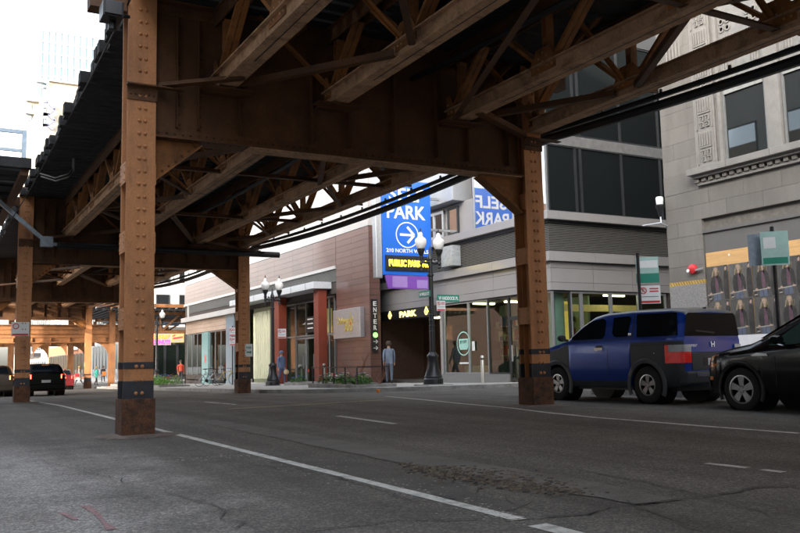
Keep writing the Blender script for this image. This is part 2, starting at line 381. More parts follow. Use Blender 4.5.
# repairs and wear
patch_l = mat('pale_road_patch', (.125, .115, .104), rough=.9, var=.2, scale=1.5, bump=.5, bscale=80, dirt=(.08, .07, .06), dscale=1.2, damt=.6, fine=.4)
patch_d = mat('dark_road_patch', (.045, .043, .042), rough=.85, var=.25, scale=1.5, bump=.45, bscale=80, fine=.35)
earth = mat('broken_asphalt_grit', (.125, .098, .07), rough=.95, var=.5, scale=9, bump=.9, bscale=35, dirt=(.03, .023, .018), dscale=9, damt=.9, fine=.5)
def patch(name, pix, matl, lift, jag=.06, kind='structure'):
    P = [onG(*p) for p in pix]; Q = []
    for i, p in enumerate(P):
        q = P[(i+1) % len(P)]; n = max(2, int((q-p).length/.18))
        for k in range(n):
            c = p+(q-p)*k/n; d = Vector((random.uniform(-jag, jag), random.uniform(-jag, jag), 0)); c = c+d; Q.append(Vector((c.x, c.y, g(c.x, c.y)+lift)))
    bm = bmesh.new(); f = bm.faces.new([bm.verts.new(q) for q in Q]); bmesh.ops.triangulate(bm, faces=[f])
    bmesh.ops.recalc_face_normals(bm, faces=bm.faces)
    me = bpy.data.meshes.new(name); bm.to_mesh(me); bm.free()
    for p in me.polygons:
        if p.normal.z < 0: p.flip()
    me.materials.append(matl); o = bpy.data.objects.new(name, me); COL.objects.link(o); tag(o, kind=kind); return o
patch('road_patch', [(192, 421), (215, 420), (430, 455.5), (590, 481), (672, 499), (640, 505), (560, 492), (395, 462), (290, 441)], patch_l, .006, .03)
def flakes(name, pix, n, m, r0, r1, lift=.008):
    """loose broken flakes scattered along a band, too many to count"""
    P = [onG(*p) for p in pix]; b = MB()
    for _ in range(n):
        k = random.randrange(len(P)-1); f = random.random(); c = P[k]+(P[k+1]-P[k])*f
        wq = .30*(1-abs((k+f)/(len(P)-1)*2-1)**2)+.05
        x, y = c.x+random.gauss(0, wq*.55), c.y+random.gauss(0, .12); r = random.uniform(r0, r1); a0 = random.uniform(0, 6.28); z = g(x, y)
        q = [(x+r*random.uniform(.5, 1.3)*cos(a0+1.257*i)*1.2, y+r*random.uniform(.5, 1.3)*sin(a0+1.257*i)) for i in range(5)]
        top = [(u*.7+x*.3, v*.7+y*.3, z+lift+r*.18) for u, v in q]
        b.add([(u, v, z+.002) for u, v in q]+top, [tuple(range(5, 10))]+[(i, (i+1) % 5, 5+(i+1) % 5, 5+i) for i in range(5)])
    tag(b.build(name, m, org=(0, 0, 0)), kind='stuff')
band = [(412, 466), (432, 470), (470, 475), (505, 481), (540, 487), (575, 493)]
flakes('broken_asphalt', band, 420, earth, .010, .032)
flakes('broken_asphalt', band, 260, mat('asphalt_flake', (.05, .042, .035), rough=.95, var=.4, scale=20), .010, .03)
flakes('loose_grit', [(140, 462), (260, 455), (380, 480), (480, 505), (520, 522)], 260, mat('pale_grit', (.26, .24, .21), rough=.95, var=.4, scale=30), .006, .014, .003)
patch('dark_patch', [(440, 496), (452, 496.5), (457, 500), (446, 499.5)], patch_d, .008, .01)
patch('dark_patch', [(300, 452), (420, 474), (520, 505), (505, 514), (420, 492), (330, 474), (268, 463)], mat('old_road_stain', (.072, .064, .056), rough=.9, var=.3, scale=2, bump=.5, bscale=80, fine=.5, dirt=(.10, .09, .08), dscale=1.5, damt=.8), .003, .15)
crack = mat('crack_filler', (.042, .039, .036), rough=.8, var=.3)
def crackline(pix, wd=.025, jit=.06):
    P = [Vector(gp(*p)) for p in pix]; Q = []
    for a, c in zip(P, P[1:]):
        n = max(3, int((c-a).length/.15))
        Q += [a+(c-a)*i/n+Vector((random.gauss(0, jit*.5), random.gauss(0, jit*.5), 0)) for i in range(n)]
    b = MB()
    for p, q in zip(Q, Q[1:]):
        t = (q-p); t.z = 0; t.normalize(); nn = Vector((-t.y, t.x, 0))*wd*.6*random.uniform(.3, 1)
        pts = [p+nn, p-nn, q-nn*.8, q+nn*.8]; b.face([(v.x, v.y, g(v.x, v.y)+.0115) for v in pts])
    tag(b.build('road_crack', crack, fix=False), kind='structure')
crackline([(505, 519), (560, 516), (640, 505), (720, 495), (800, 484)], .03)
crackline([(300, 533), (420, 519), (505, 521)], .018)
crackline([(460, 470), (480, 492), (520, 505), (540, 518)], .012)
crackline([(620, 500), (660, 516), (730, 540)], .014)
crackline([(575, 490), (640, 480), (690, 483)], .012)
crackline([(160, 470), (230, 462), (330, 476), (430, 505)], .012)
crackline([(40, 462), (120, 480), (210, 505), (250, 533)], .010)
crackline([(425, 446), (560, 466), (680, 490), (780, 520)], .015, .03)
# pink marking-out spray left by a utility crew
pinkp = mat('faded_pink_spray', (.27, .15, .15), rough=.9, var=.3, scale=12, dirt=(.16, .15, .145), dscale=18, damt=1., fine=.4)
strip('pink_mark', [gp(85, 506), gp(97, 514), gp(104, 523), gp(112, 530)], .05, pinkp, jag=.5)
strip('pink_mark', [gp(62, 513), gp(76, 520)], .03, pinkp, jag=.5)
# ================================================================== ELEVATED RAILWAY
Y0, SP = 12.92, 17.25
BENT = [Y0+SP*k for k in range(-1, 4)]
XL, XR, CW = 2.5, 9.98, .43                         # left edges of the two columns, flange width
TX = [4.0, 5.95, 8.45, 10.25]                       # the four longitudinal trusses
ZG0, ZG1 = 4.50, 6.72                               # cross girder bottom / top
ZB0, ZB1, ZT0, ZT1 = 5.38, 5.64, 6.46, 6.72          # truss chords
rail = thing('elevated_railway', (6.45, Y0, 0), 'riveted tan steel elevated railway on columns spanning the whole street', 'elevated railway')
def hsec(b, x0, w, yc, d, z0, z1, e=0., m=0):
    """H section: flanges face the street direction, web between"""
    b.box(x0-e, x0+w+e, yc-d/2-e, yc-d/2+.03+e, z0, z1, m); b.box(x0-e, x0+w+e, yc+d/2-.03-e, yc+d/2+e, z0, z1, m)
    b.box(x0+w/2-.02-e, x0+w/2+.02+e, yc-d/2+.03+e+.0005, yc+d/2-.03-e-.0005, z0, z1, m)
def column(x0, yc, inner, near):
    zg = g(x0+CW/2, yc)
    top = 7.05
    b = MB(); hsec(b, x0, CW, yc, .40, zg, top)
    for s in (-1, 1):                               # angle legs against the web
        for f in (-1, 1):
            xx = x0+CW/2+s*.02; yy = yc+f*.168
            b.box(min(xx, xx+s*.1), max(xx, xx+s*.1), min(yy, yy-f*.022), max(yy, yy-f*.022), zg, top)
    c = b.build('column', steel, rail, bevel=.006 if near else 0)
    for z0, z1 in ((.53, .80), (.975, 1.075)):
        b = MB(); hsec(b, x0, CW, yc, .40, zg+z0, zg+z1, .004); b.build('paint_band', navy, c)
    b = MB()
    b.box(x0-.025, x0+CW+.025, yc-.235, yc-.206, zg-.05, zg+.54).box(x0-.025, x0+CW+.025, yc+.206, yc+.235, zg-.05, zg+.54)
    b.box(x0-.025, x0-.002, yc-.2058, yc+.2058, zg-.05, zg+.54).box(x0+CW+.002, x0+CW+.025, yc-.2058, yc+.2058, zg-.05, zg+.54)
    for s in (-1, 1):
        xx = x0+CW/2+s*(CW/2+.025); b.box(xx-.03, xx+.03, yc-.26, yc-.2352, zg-.05, zg+.02)
    b.build('base_cover', rust, c, bevel=.006 if near else 0)
    zs = [1.55, 2.7, 3.75] if near else [1.6, 3.]
    for z in zs:
        for s in (0, 1):
            xx = x0-.012 if s == 0 else x0+CW
            b = MB().box(xx, xx+.012, yc-.19, yc+.19, zg+z, zg+z+.32); b.build('batten_plate', steel, c)
    if near:
        r = MB(); z = zg+.62
        while z < top-.05:
            for t in (.42, .62):
                p = (x0+CW*t, yc-.2, z)
                r.rivet((p[0], yc-.2-(.004 if (.53 < z-zg < .8 or .975 < z-zg < 1.075) else 0), z), (0, -1, 0), .031, .034)
            z += .195
        for z in zs:
            for s in (0, 1):
                xx = x0-.012 if s == 0 else x0+CW+.012
                for dz in (.05, .16, .27):
                    for dy in (-.14, .14): r.rivet((xx, yc+dy, zg+z+dz), (-1 if s == 0 else 1, 0, 0), .02, .016)
        # splice plate where the chord-level strut passes
        o = r.build('rivets', steel, c, smooth=False); tag(o, kind='stuff')
        b = MB().box(x0-.01, x0+CW+.01, yc-.222, yc-.2005, 5.03, 5.3).box(x0-.02, x0+CW+.4, yc-.34, yc-.2225, 5.235, 5.26)
        r = MB()
        for i in range(6): r.rivet((x0+.05+i*.068, yc-.222, 5.12), (0, -1, 0), .02, .02)
        o = b.build('strut_plate', steel_dk, c, bevel=.004); r2 = r.build('rivets', steel_dk, c); tag(r2, kind='stuff')
    # concrete footing ring broken out of the asphalt
    P = []
    for k in range(26):
        a = 2*pi*k/26; rr = random.uniform(.85, 1.1)
        P.append((x0+CW/2+.62*rr*cos(a), yc-.05+.62*rr*sin(a)))
    b = MB(); n = len(P); ctr = (x0+CW/2, yc, zg+.03)
    vs = [ctr]+[(x, y, g(x, y)+.004) for x, y in P]+[(ctr[0]+(x-ctr[0])*.7, ctr[1]+(y-ctr[1])*.7, zg+.025) for x, y in P]
    b.add(vs, [(1+k, 1+(k+1) % n, 1+n+(k+1) % n, 1+n+k) for k in range(n)]+[(0, 1+n+k, 1+n+(k+1) % n) for k in range(n)])
    o = b.build('column_footing', mat('dirty_footing', (.15, .12, .10), rough=.95, var=.35, scale=6, bump=.7, bscale=40, dirt=(.06, .05, .042), dscale=4, damt=.8, fine=.4), fix=True)
    tag(o, kind='structure')
    return c
def girder(yc, near):
    x0, x1 = XL+CW, XR
    b = MB(); b.box(x0-.0, x1, yc-.012, yc+.012, ZG0+.02, ZG1-.02)
    for z, s in ((ZG0, 1), (ZG1, -1)):
        zz = sorted((z, z+s*.022)); b.box(x0, x1, yc-.2, yc+.2, *zz)
        z2 = sorted((z+s*.0225, z+s*.20))
        b.box(x0, x1, yc-.034, yc-.0125, *z2); b.box(x0, x1, yc+.0125, yc+.034, *z2)
    b2 = MB().box(x0+1.5, x1-.05, yc-.185, yc+.185, ZG0-.014, ZG0-.0005)  # pale strip that paints the highlight under the bottom flange
    # overhang beyond the columns
    b.box(XL-.55, XL-.002, yc-.15, yc+.15, 6.42, 6.70).box(XR+CW+.002, XR+CW+.75, yc-.15, yc+.15, 6.42, 6.70)
    gd = b.build('cross_girder', steel_dk, rail, bevel=.004 if near else 0); b2.build('flange_highlight', chordm, gd)
    sx = [3.32]
    for x in TX[:3]: sx += [x-.34, x+.34]
    sx += [7.2, 9.72]
    for x in sx:
        for s in (-1, 1):
            b = MB(); y = sorted((yc+s*.0125, yc+s*.022)); b.box(x-.05, x+.05, *y, ZG0+.21, ZG1-.21)
            y = sorted((yc+s*.0222, yc+s*.13)); b.box(x-.05, x-.038, *y, ZG0+.21, ZG1-.21)
            if s == -1 or near: b.build('stiffener', steel_dk, gd)
    if near:
        r = MB(); x = x0+.08
        while x < x1:
            r.rivet((x, yc-.034, ZG0+.12), (0, -1, 0), .024, .022); r.rivet((x+.06, yc-.034, ZG1-.12), (0, -1, 0), .024, .022)
            for yy in (-.13,): r.rivet((x, yc+yy, ZG0), (0, 0, -1), .022, .02)
            r.rivet((x+.04, yc+.034, ZG0+.12), (0, 1, 0), .024, .022)
            x += .125
        for x in sx:
            z = ZG0+.28
            while z < ZG1-.25: r.rivet((x+.012, yc-.022, z), (0, -1, 0), .024, .022); z += .16
        tag(r.build('rivets', steel_dk, gd), kind='stuff')
    for side in (0, 1):                              # knee braces
        if side == 0: X, sg, L, Hh = x0, 1, .74, .62
        else: X, sg, L, Hh = x1, -1, .98, .66
        b = MB(); a, bb, c = (X, yc-.012, ZG0-.003), (X+sg*L, yc-.012, ZG0-.003), (X, yc-.012, ZG0-Hh)
        b.prism([a, bb, c], (0, .024, 0))
        p, q = Vector((X+sg*L, yc, ZG0-.05)), Vector((X+sg*.02, yc, ZG0-Hh-.04))
        b.beam(p, q, .22, .022, up=(0, 1, 0)) if False else b.beam(p, q, .26, .02, up=(sg*Hh, 0, -L))
        d = (q-p).normalized(); nn = Vector((-sg*abs(d.z), 0, abs(d.x)))*.055
        b.beam(p+nn+Vector((0, -.02, 0)), q+nn+Vector((0, -.02, 0)), .014, .10, up=nn)
        k = b.build('knee_brace', truss_steel, gd)
        if near:
            r = MB(); n = 7
            for i in range(n): r.rivet(p+(q-p)*((i+.5)/n)+nn+Vector((0, -.027, 0)), (0, -1, 0), .026, .022)
            tag(r.build('rivets', steel_dk, gd), kind='stuff')
    return gd
for k, yb in enumerate(BENT):
    near = k in (1, 2)
    column(XL, yb, 1, near); column(XR, yb, -1, near); girder(yb, near)
PAN = SP/6
def truss(x, ya, near, outer):
    y0, y1 = ya+.035, ya+SP-.035
    root = MB()
    # bottom chord: two channels and a cover plate below
    root.box(x-.15, x+.15, y0, y1, ZB0, ZB0+.018)
    for s in (-1, 1):
        xx = x+s*.10; root.box(xx-.012, xx+.012, y0, y1, ZB0+.0185, ZB1-.02)
        a = sorted((xx+s*.0125, xx+s*.085)); root.box(*a, y0, y1, ZB1-.04, ZB1-.018)
    t = root.build('truss', [chordm], rail)
    MB().box(x-.008, x+.008, y0+1.2, y1-1.6, ZB0-.003, ZB0-.0005).build('slot', blackp, t)
    b = MB(); b.box(x-.15, x+.15, y0, y1, ZT1-.02, ZT1)
    for s in (-1, 1): b.box(x+s*.10-.012, x+s*.10+.012, y0, y1, ZT0, ZT1-.0205)
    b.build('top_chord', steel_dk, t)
    st = truss_steel
    for i in range(0, 7):
        yj = ya+i*PAN+(.26 if i == 0 else -.40 if i == 6 else 0)
        b = MB()
        for s in (-1, 1): b.box(x-.075, x+.075, yj+s*.05-.008, yj+s*.05+.008, ZB1-.02, ZT0-.001); b.box(x+s*.075-.008, x+s*.075+.008, yj-.0419, yj+.0419, ZB1+.3, ZB1+.42)
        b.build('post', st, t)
    for i in range(0, 7):
        yj = ya+i*PAN
        for sg in (-1, 1):
            if (i == 0 and sg == -1) or (i == 6 and sg == 1): continue
            p, q = Vector((x, yj+sg*.10, ZB1-.05)), Vector((x, yj+sg*1.18, ZT0+.06))
            b = MB()
            for s in (-1, 1):
                o = Vector((s*.052, 0, 0)); b.beam(p+o, q+o, .062, .075, up=(1, 0, 0)) if False else b.beam(p+o, q+o, .06, .09, up=(1, 0, 0))
            for f in (.12, .5, .88): c = p+(q-p)*f; d = (q-p).normalized()*.05; b.beam(c-d, c+d, .05, .02, up=(1, 0, 0))
            b.build('diagonal', st, t)
    for i in range(0, 7):                           # gusset plates at the joints
        yj = ya+i*PAN; ya_, yb_ = max(ya+.04, yj-.30), min(ya+SP-.04, yj+.30)
        for s in (-1, 1):
            xx = x+s*.1125+s*.006; b = MB()
            b.prism([(xx, ya_, ZB1-.15), (xx, yb_, ZB1-.15), (xx, yb_, ZB1+.03), (xx, min(yb_, yj+.16), ZB1+.24), (xx, max(ya_, yj-.16), ZB1+.24), (xx, ya_, ZB1+.03)], (s*.01, 0, 0))
            b.build('gusset_plate', st, t)
    if near:
        r = MB()
        for i in range(0, 7):
            yj = ya+i*PAN
            for s in (-1,):
                xx = x+s*.1285
                for dy, dz in ((-.22, -.08), (-.11, -.08), (.11, -.08), (.22, -.08), (-.1, .08), (.1, .08), (0, .16), (0, .02)):
                    if ya+.05 < yj+dy < ya+SP-.05: r.rivet((xx, yj+dy, ZB1+dz), (s, 0, 0), .02, .016)
        yy = y0+.2
        while yy < y1:
            for s in (-1, 1): r.rivet((x+s*.125, yy, ZB0), (0, 0, -1), .016, .012)
            yy += .3
        tag(r.build('rivets', chordm, t), kind='stuff')
for k in range(4):
    for j, x in enumerate(TX): truss(x, BENT[k], k in (0, 1), j in (0, 3))
# bracing in the plane of the bottom chords
def brace(p, q, w=.10, name='lateral_brace', m=steel_dk):
    b = MB(); p, q = Vector(p), Vector(q); b.beam(p, q, w, .012); 
    d = (q-p).normalized(); s = Vector((-d.y, d.x, 0))*(w/2)
    b.beam(p+s+Vector((0, 0, .05)), q+s+Vector((0, 0, .05)), .012, .10)
    b.build(name, m, rail)
for k in range(4):
    ya = BENT[k]
    for (xa, xb) in ((TX[0], TX[1]), (TX[2], TX[3])):
        for i in range(6):
            a, c = (xa+.16, ya+i*PAN+.25, ZB0+.03), (xb-.16, ya+(i+1)*PAN-.25, ZB0+.03)
            if i % 2: a, c = (xb-.16, a[1], a[2]), (xa+.16, c[1], c[2])
            brace(a, c)
    for i in (2, 4):
        for xa, xb in zip(TX, TX[1:]): brace((xa+.155, ya+i*PAN, ZB0+.05), (xb-.155, ya+i*PAN, ZB0+.05), .12)
    brace((TX[1]+.16, ya+.3, ZB0-.02), (TX[2]-.16, ya+PAN*2, ZB0-.02)); brace((TX[2]-.16, ya+SP-.3, ZB0-.02), (TX[1]+.16, ya+SP-PAN*2, ZB0-.02))
    # diagonal struts from the columns to the chords, lying just under them
    for xa, xb, s in ((XL+CW, TX[0]+.1, 1), (XR, TX[2], -1)):
        brace((xa+.01*s, ya+.21, 5.27), (xb, ya+.9, ZB0-.02), .14); brace((xa+.01*s, ya+SP-.21, 5.27), (xb, ya+SP-.9, ZB0-.02), .14)
# sway frames: crossed angles between the two trusses of each track
for k in range(4):
    for i in range(0, 7):
        yj = BENT[k]+i*PAN+(.34 if i == 0 else -.30 if i == 6 else .09)
        for xa, xb in ((TX[0], TX[1]), (TX[2], TX[3])):
            for p, q in (((xb-.16, yj, ZB1), (xa+.55, yj, ZT1-.05)), ((xa+.16, yj+.06, ZB1), (xb-.55, yj+.06, ZT1-.05))):
                b = MB(); b.beam(p, q, .085, .014, up=(0, 1, 0)); b.beam(Vector(p)+Vector((0, -.045, 0)), Vector(q)+Vector((0, -.045, 0)), .014, .075, up=(0, 1, 0)); b.build('sway_brace', truss_steel, rail)
# joint plates where the chords land on the girder
for yb in BENT[1:3]:
    for x in TX[:3]:
        b = MB().box(x-.42, x+.42, yb-.46, yb-.21, ZB0-.05, ZB0-.032).box(x-.32, x+.32, yb-.2095, yb-.04, ZB0-.06, ZB0-.03)
        b.build('joint_plate', steel_dk, rail, bevel=.003)
# ties, rails, walkways
tie = unit_block('tie', tiewood)
b = MB()
for tr in (0, 1):
    xa, xb = (2.66, 7.0) if tr == 0 else (7.35, 11.2)
    y = -92.0; i = 0
    while y < 64.6:
        L = xa-(random.choice((0, .02, .05, .12, .17)) if tr == 0 else .0)
        if tr == 0 and 1 < y < 44:
            piece('tie', tie, rail, ((L+xb)/2, y, 6.725+.12), (xb-L, .27, .235), random.uniform(-.004, .004))
        else: b.box(L, xb, y-.165, y+.165, 6.728, 6.96)
        y += .375; i += 1
tag(b.build('ties', tiewood, rail), kind='stuff')
for tr in (0, 1):
    for x in TX[2*tr:2*tr+2]:
        b = MB(); xx = x+(.23 if x in (TX[0], TX[2]) else -.2)
        b.box(xx-.07, xx+.07, -4.5, 64.6, 6.97, 6.985).box(xx-.012, xx+.012, -4.5, 64.6, 6.985, 7.08).box(xx-.035, xx+.035, -4.5, 64.6, 7.08, 7.12); b.build('rail', mat('rusty_rail', (.06, .035, .02), rough=.6, metal=.5), rail)
    for x in (TX[2*tr]-.75, TX[2*tr+1]+.75):
        b = MB().box(x-.1, x+.1, -4.5, 64.6, 6.968, 7.15); b.build('guard_timber', tiewood, rail)
for i in range(6):
    b = MB().box(6.35+i*.27, 6.35+i*.27+.25, -92, 64.6, 7.155, 7.20); b.build('walkway_plank', tiewood, rail)
for i in range(3):
    b = MB().box(10.95+i*.24, 10.95+i*.24+.22, -92, 64.6, 6.97, 7.02); b.build('walkway_plank', tiewood, rail)
# outrigger struts that carry the outer walkway (dark timber beams over the chords)
# cables and conduits: one object per run
def sag(p, q, s, n=14):
    p, q = Vector(p), Vector(q); return [p+(q-p)*(i/n)-Vector((0, 0, s*4*(i/n)*(1-i/n))) for i in range(n+1)]
def cable(pts, r, label, n=6, group=None, m=blackp, name='cable'):
    b = MB(); b.tube(pts, r, n); return tag(b.build(name, m, smooth=True), label, 'cable', group)
def spans(x, z, s, r, label):
    P = []
    for k in range(4): P += sag((x, BENT[k], z), (x, BENT[k+1], z), s)[(1 if k else 0):]
    return cable(P, r, label)
spans(10.8, 5.40, .26, .085, 'thick black power cable sagging along the outer right side of the railway')
spans(10.9, 5.57, .20, .05, 'thinner black cable strung just above the thick one outside the right truss')
for x, z, s, lab in ((6.6, 6.1, .35, 'left one of two dark cables slung in the dark beneath the middle walkway'), (7.6, 6.15, .3, 'right one of two dark cables slung in the dark beneath the middle walkway')): spans(x, z, s, .05, lab)
b = MB()
for k in range(4):
    for i in range(1, 12):
        y = BENT[k]+SP*i/12; t = (y-BENT[k])/SP; zz = 5.57-.20*4*t*(1-t)
        b.box(10.88, 10.92, y-.02, y+.02, zz+.04, zz+.11)
tag(b.build('cable_clips', blackp, rail), kind='stuff')
# hangers that hold the cables out from the truss
for k in range(4):
    for i in range(0, 6):
        y = BENT[k]+SP*i/6+.2
        b = MB().beam((10.42, y, 5.60), (11.02, y, 5.60), .05, .05); b.build('cable_bracket', steel_dk, rail)
# left rope along the tie ends
A, Bp = onY(131, -2, 12.5), onY(62, 131, 21.5)
cable([A, A+(Bp-A)*.5+Vector((0, 0, -.05)), Bp, onY(30, 190, 25.5), onY(-3, 243, 29.3)], .016, 'thin dark cable running down past the tie ends at the left of the railway')
# dark lamp housing on the left column, top
b = MB(); p = onY(112, 12, 12.4)
b.box(p.x-.15, p.x+.14, 12.25, 12.6, p.z-.12, p.z+.12).box(p.x-.13, p.x+.12, 12.22, 12.249, p.z-.10, p.z+.10).cyl((p.x+.02, 12.45, p.z-.12), (p.x+.02, 12.45, p.z-.26), .05, .07, 10)
b.beam((p.x+.1, 12.5, p.z), (2.49, 12.6, p.z+.05), .05, .05)
tag(b.build('floodlight', blackm, bevel=.01), 'dark grey floodlight housing bracketed high on the nearest left column', 'floodlight')
# deck that spreads to the left beyond the second left column
dk = thing('station_deck', (0, 29, 6.75), 'dark timber platform deck reaching out left of the railway near the second left column', 'platform')
i = 0; y = 25.0
while y < 34.5:
    zz = 6.76+.02*(i % 3)
    b = MB().box(-3.5, 2.35, y, y+.26, zz-.18, zz+.1); b.build('joist', tiewood, dk)
    y += .40 if i % 4 else .62; i += 1
b = MB().box(-3.5, 2.0, 25.6, 34.6, 6.92, 6.98)
for x in (-2.6, .6, 2.2): 
    MB().box(x-.1, x+.1, 25.2, 34.6, 6.40, 6.578).build('bearer', steel_dk, dk)
for k in range(34): MB().box(-3.5+.17*k+.004, -3.5+.17*(k+1)-.004, 27.6, 34.6, 6.915, 6.955).build('deck_board', tiewood, dk)
rl = thing('platform_railing', (1.6, 25.1, 6.87), 'blue-grey steel railing frame standing on the platform edge at upper left', 'railing')
tp = onY(13, 133, 25.1); r2 = onY(13, 150, 25.1); px = onY(24, 145, 25.1).x
MB().box(px-.06, px+.06, 25.03, 25.15, 6.865, tp.z+.1).build('post', galv, rl); MB().box(-3.4, px-.062, 25.05, 25.13, tp.z, tp.z+.1).build('top_rail', galv, rl)
MB().box(-3.4, px-.062, 25.05, 25.13, r2.z-.04, r2.z+.04).build('middle_rail', galv, rl); MB().box(-1.9, -1.8, 25.04, 25.14, 6.865, tp.z-.002).build('post', galv, rl)
# tubular brace to the second left column
b = MB(); q = onY(46, 242, 29.5); p = onY(-14, 190, 29.5)
b.beam(p, q, .12, .14, up=(0, 1, 0)); b.box(q.x-.18, q.x+.2, 29.35, 29.62, q.z-.17, q.z+.17); b.box(q.x+.21, 11.4, 29.42, 29.58, q.z-.12, q.z-.02)
tag(b.build('steel_brace', galv), 'blue-grey diagonal steel brace bolted to a plate on the second left column', 'brace')
b = MB(); p, q = onY(75, 230, 29.4), onY(265, 255, 29.4)
b.cyl((3.6, 29.38, 5.05), (11.35, 29.38, 5.05), .11, n=10); tag(b.build('conduit', blackm, smooth=True), 'black conduit pipe crossing along the second cross girder and sticking out right of its column', 'pipe')
pts = [onY(73, 155, 24), onY(73, 168, 24), onY(68, 174, 24), onY(55, 178, 24), onY(40, 173.5, 24)]
b = MB().tube(pts, .02, 6); b.tube([p+Vector((.02, 0, -.08)) for p in pts], .02, 6)
tag(b.build('cable_loop', mat('grey_cable_sheath', (.25, .25, .24), var=.1), smooth=True), 'pair of pale grey cables looping below the tie ends at left', 'cable')
# notices on the columns
def notice(name, xa, ya, xb, yb, Yp, label, green=False, mark='prohib'):
    a, c = onY(xa, ya, Yp), onY(xb, yb, Yp); ctr = (a+c)/2; ww, hh = abs(c.x-a.x), abs(a.z-c.z)
    t = thing(name, (ctr.x, Yp, ctr.z-hh/2), label, 'sign')
    b = MB().box(ctr.x-ww/2, ctr.x+ww/2, Yp, Yp+.006, ctr.z-hh/2, ctr.z+hh/2); b.build('plate', whitep, t)
    return t, ctr, ww, hh
def ring(c, r0, r1, R, U, n=20, th=.002):
    b = MB(); R, U = Vector(R), Vector(U); N = R.cross(U)*th; c = Vector(c)
    vs = [c+(R*cos(2*pi*k/n)+U*sin(2*pi*k/n))*r+N for r in (r0, r1) for k in range(n)]
    b.add(vs, [(k, (k+1) % n, n+(k+1) % n, n+k) for k in range(n)]); return b
t, c, ww, hh = notice('column_sign', 11.5, 322, 29, 336, 29.95, 'white no-parking notice with red circle strapped round the second left column')
b = ring(c+Vector((-ww*.25, -.003, hh*.2)), .07, .10, (1, 0, 0), (0, 0, 1)); b.beam(c+Vector((-ww*.25-.06, -.005, hh*.2+.06)), c+Vector((-ww*.25+.06, -.005, hh*.2-.06)), .03, .002); b.build('prohibition_mark', redp, t)
MB().box(c.x-ww*.45, c.x+ww*.45, c.y-.004, c.y-.001, c.z-hh*.47, c.z-hh*.33).build('red_strip', redp, t)
t, c, ww, hh = notice('column_sign', 245, 344, 252.6, 356.5, 29.95, 'small white and green notice on the second right column')
text('PARK', hh*.2, c+Vector((0, -.004, hh*.22)), (1, 0, 0), (0, 0, 1), greenp, t, width=ww*.7); b = MB().beam(c+Vector((-ww*.3, -.004, -hh*.15)), c+Vector((ww*.2, -.004, -hh*.15)), .02, .05); b.prism([c+Vector((ww*.2, -.006, -hh*.15+.06)), c+Vector((ww*.38, -.006, -hh*.15)), c+Vector((ww*.2, -.006, -hh*.15-.06))], (0, .004, 0)); b.build('arrow', greenp, t)
# ================================================================== BUILDINGS
tile = mat('brown_glazed_tile', (.125, .064, .050), rough=.36, var=.14, scale=.9, coat=.5, spec=.5, bump=.03, bscale=20, dirt=(.10, .06, .05), dscale=.6, damt=.4, rnd=.08)
tile_l = mat('tan_stone_cladding', (.36, .27, .21), rough=.6, var=.1, scale=1.2, coat=.2)
ltstone = mat('pale_stone_cladding', (.40, .39, .38), rough=.6, var=.07, scale=1, coat=.15)
greypan = mat('grey_composite_panel', (.255, .245, .243), rough=.42, var=.06, scale=.8, coat=.2, rnd=.03)
joint = mat('dark_joint', (.045, .036, .032), rough=.9)
louvm = mat('grey_louvre', (.20, .20, .19), rough=.5, var=.1, metal=.2)
framem = mat('anodised_frame', (.28, .29, .30), rough=.4, metal=.5, var=.1)
darkfr = mat('dark_frame', (.03, .032, .035), rough=.4, metal=.3)
lime = mat('grey_limestone', (.152, .141, .127), rough=.85, var=.13, scale=1.1, bump=.15, bscale=50, dirt=(.115, .105, .092), dscale=1.3, damt=.7, fine=.12, stretch=(1, 1, .3), rnd=.07)
limeL = mat('carved_limestone', (.21, .20, .187), rough=.85, var=.12, scale=3, bump=.12, bscale=50, dirt=(.17, .155, .14), dscale=5, damt=.6)
clear = glass('shop_glass', (.52, .68, .61), .08, .012)
mirr = glass('mirror_glass', (.20, .26, .30), .52, .006, dark=.5)
darkg = glass('dark_alley_glass', (.06, .08, .09), .006, .02, dark=.85, top=.12)
sash = glass('sash_glass', (.2, .24, .24), .06, .015, dark=.85, top=.4)
palewall = mat('pale_interior_wall', (.60, .58, .48), rough=.9, var=.08, scale=1)
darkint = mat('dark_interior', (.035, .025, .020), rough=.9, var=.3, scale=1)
lampw = mat('lit_ceiling_panel', (.8, .75, .6), emit=(1, .86, .55), estr=2.2)
lampy = mat('lit_warm_soffit', (.38, .27, .10), emit=(1, .68, .22), estr=.04)
def sub(iv, cuts):
    out = [iv]
    for a, b in cuts:
        nx = []
        for p, q in out:
            if b <= p or a >= q: nx.append((p, q)); continue
            if a > p: nx.append((p, a))
            if b < q: nx.append((b, q))
        out = nx
    return out
UNIT = {}
def cladX(name, X, y0, y1, z0, z1, ly, lz, m, parent, gap=.012, th=.05, openings=(), shift=True, proud=.0, rag=.0):
    """panels on a wall in the plane x = X, outer faces towards -X"""
    me = UNIT.setdefault((name, m.name), unit_block(name, m)); rows = max(1, round((z1-z0)/lz)); hh = (z1-z0)/rows
    for r in range(rows):
        za, zb = z0+r*hh, z0+(r+1)*hh
        cuts = [(a, b) for a, b, c, d in openings if c < zb-.02 and d > za+.02]
        st = y0-(ly*.5 if shift and r % 2 else 0)
        y = st
        while y < y1-.01:
            for a, b in sub((max(y, y0), min(y+ly, y1)), cuts):
                if b-a > .04:
                    dx = random.uniform(-rag, rag)
                    piece(name, me, parent, (X-proud+th/2+dx, (a+b)/2, (za+zb)/2), (th, b-a-gap, hh-gap))
            y += ly
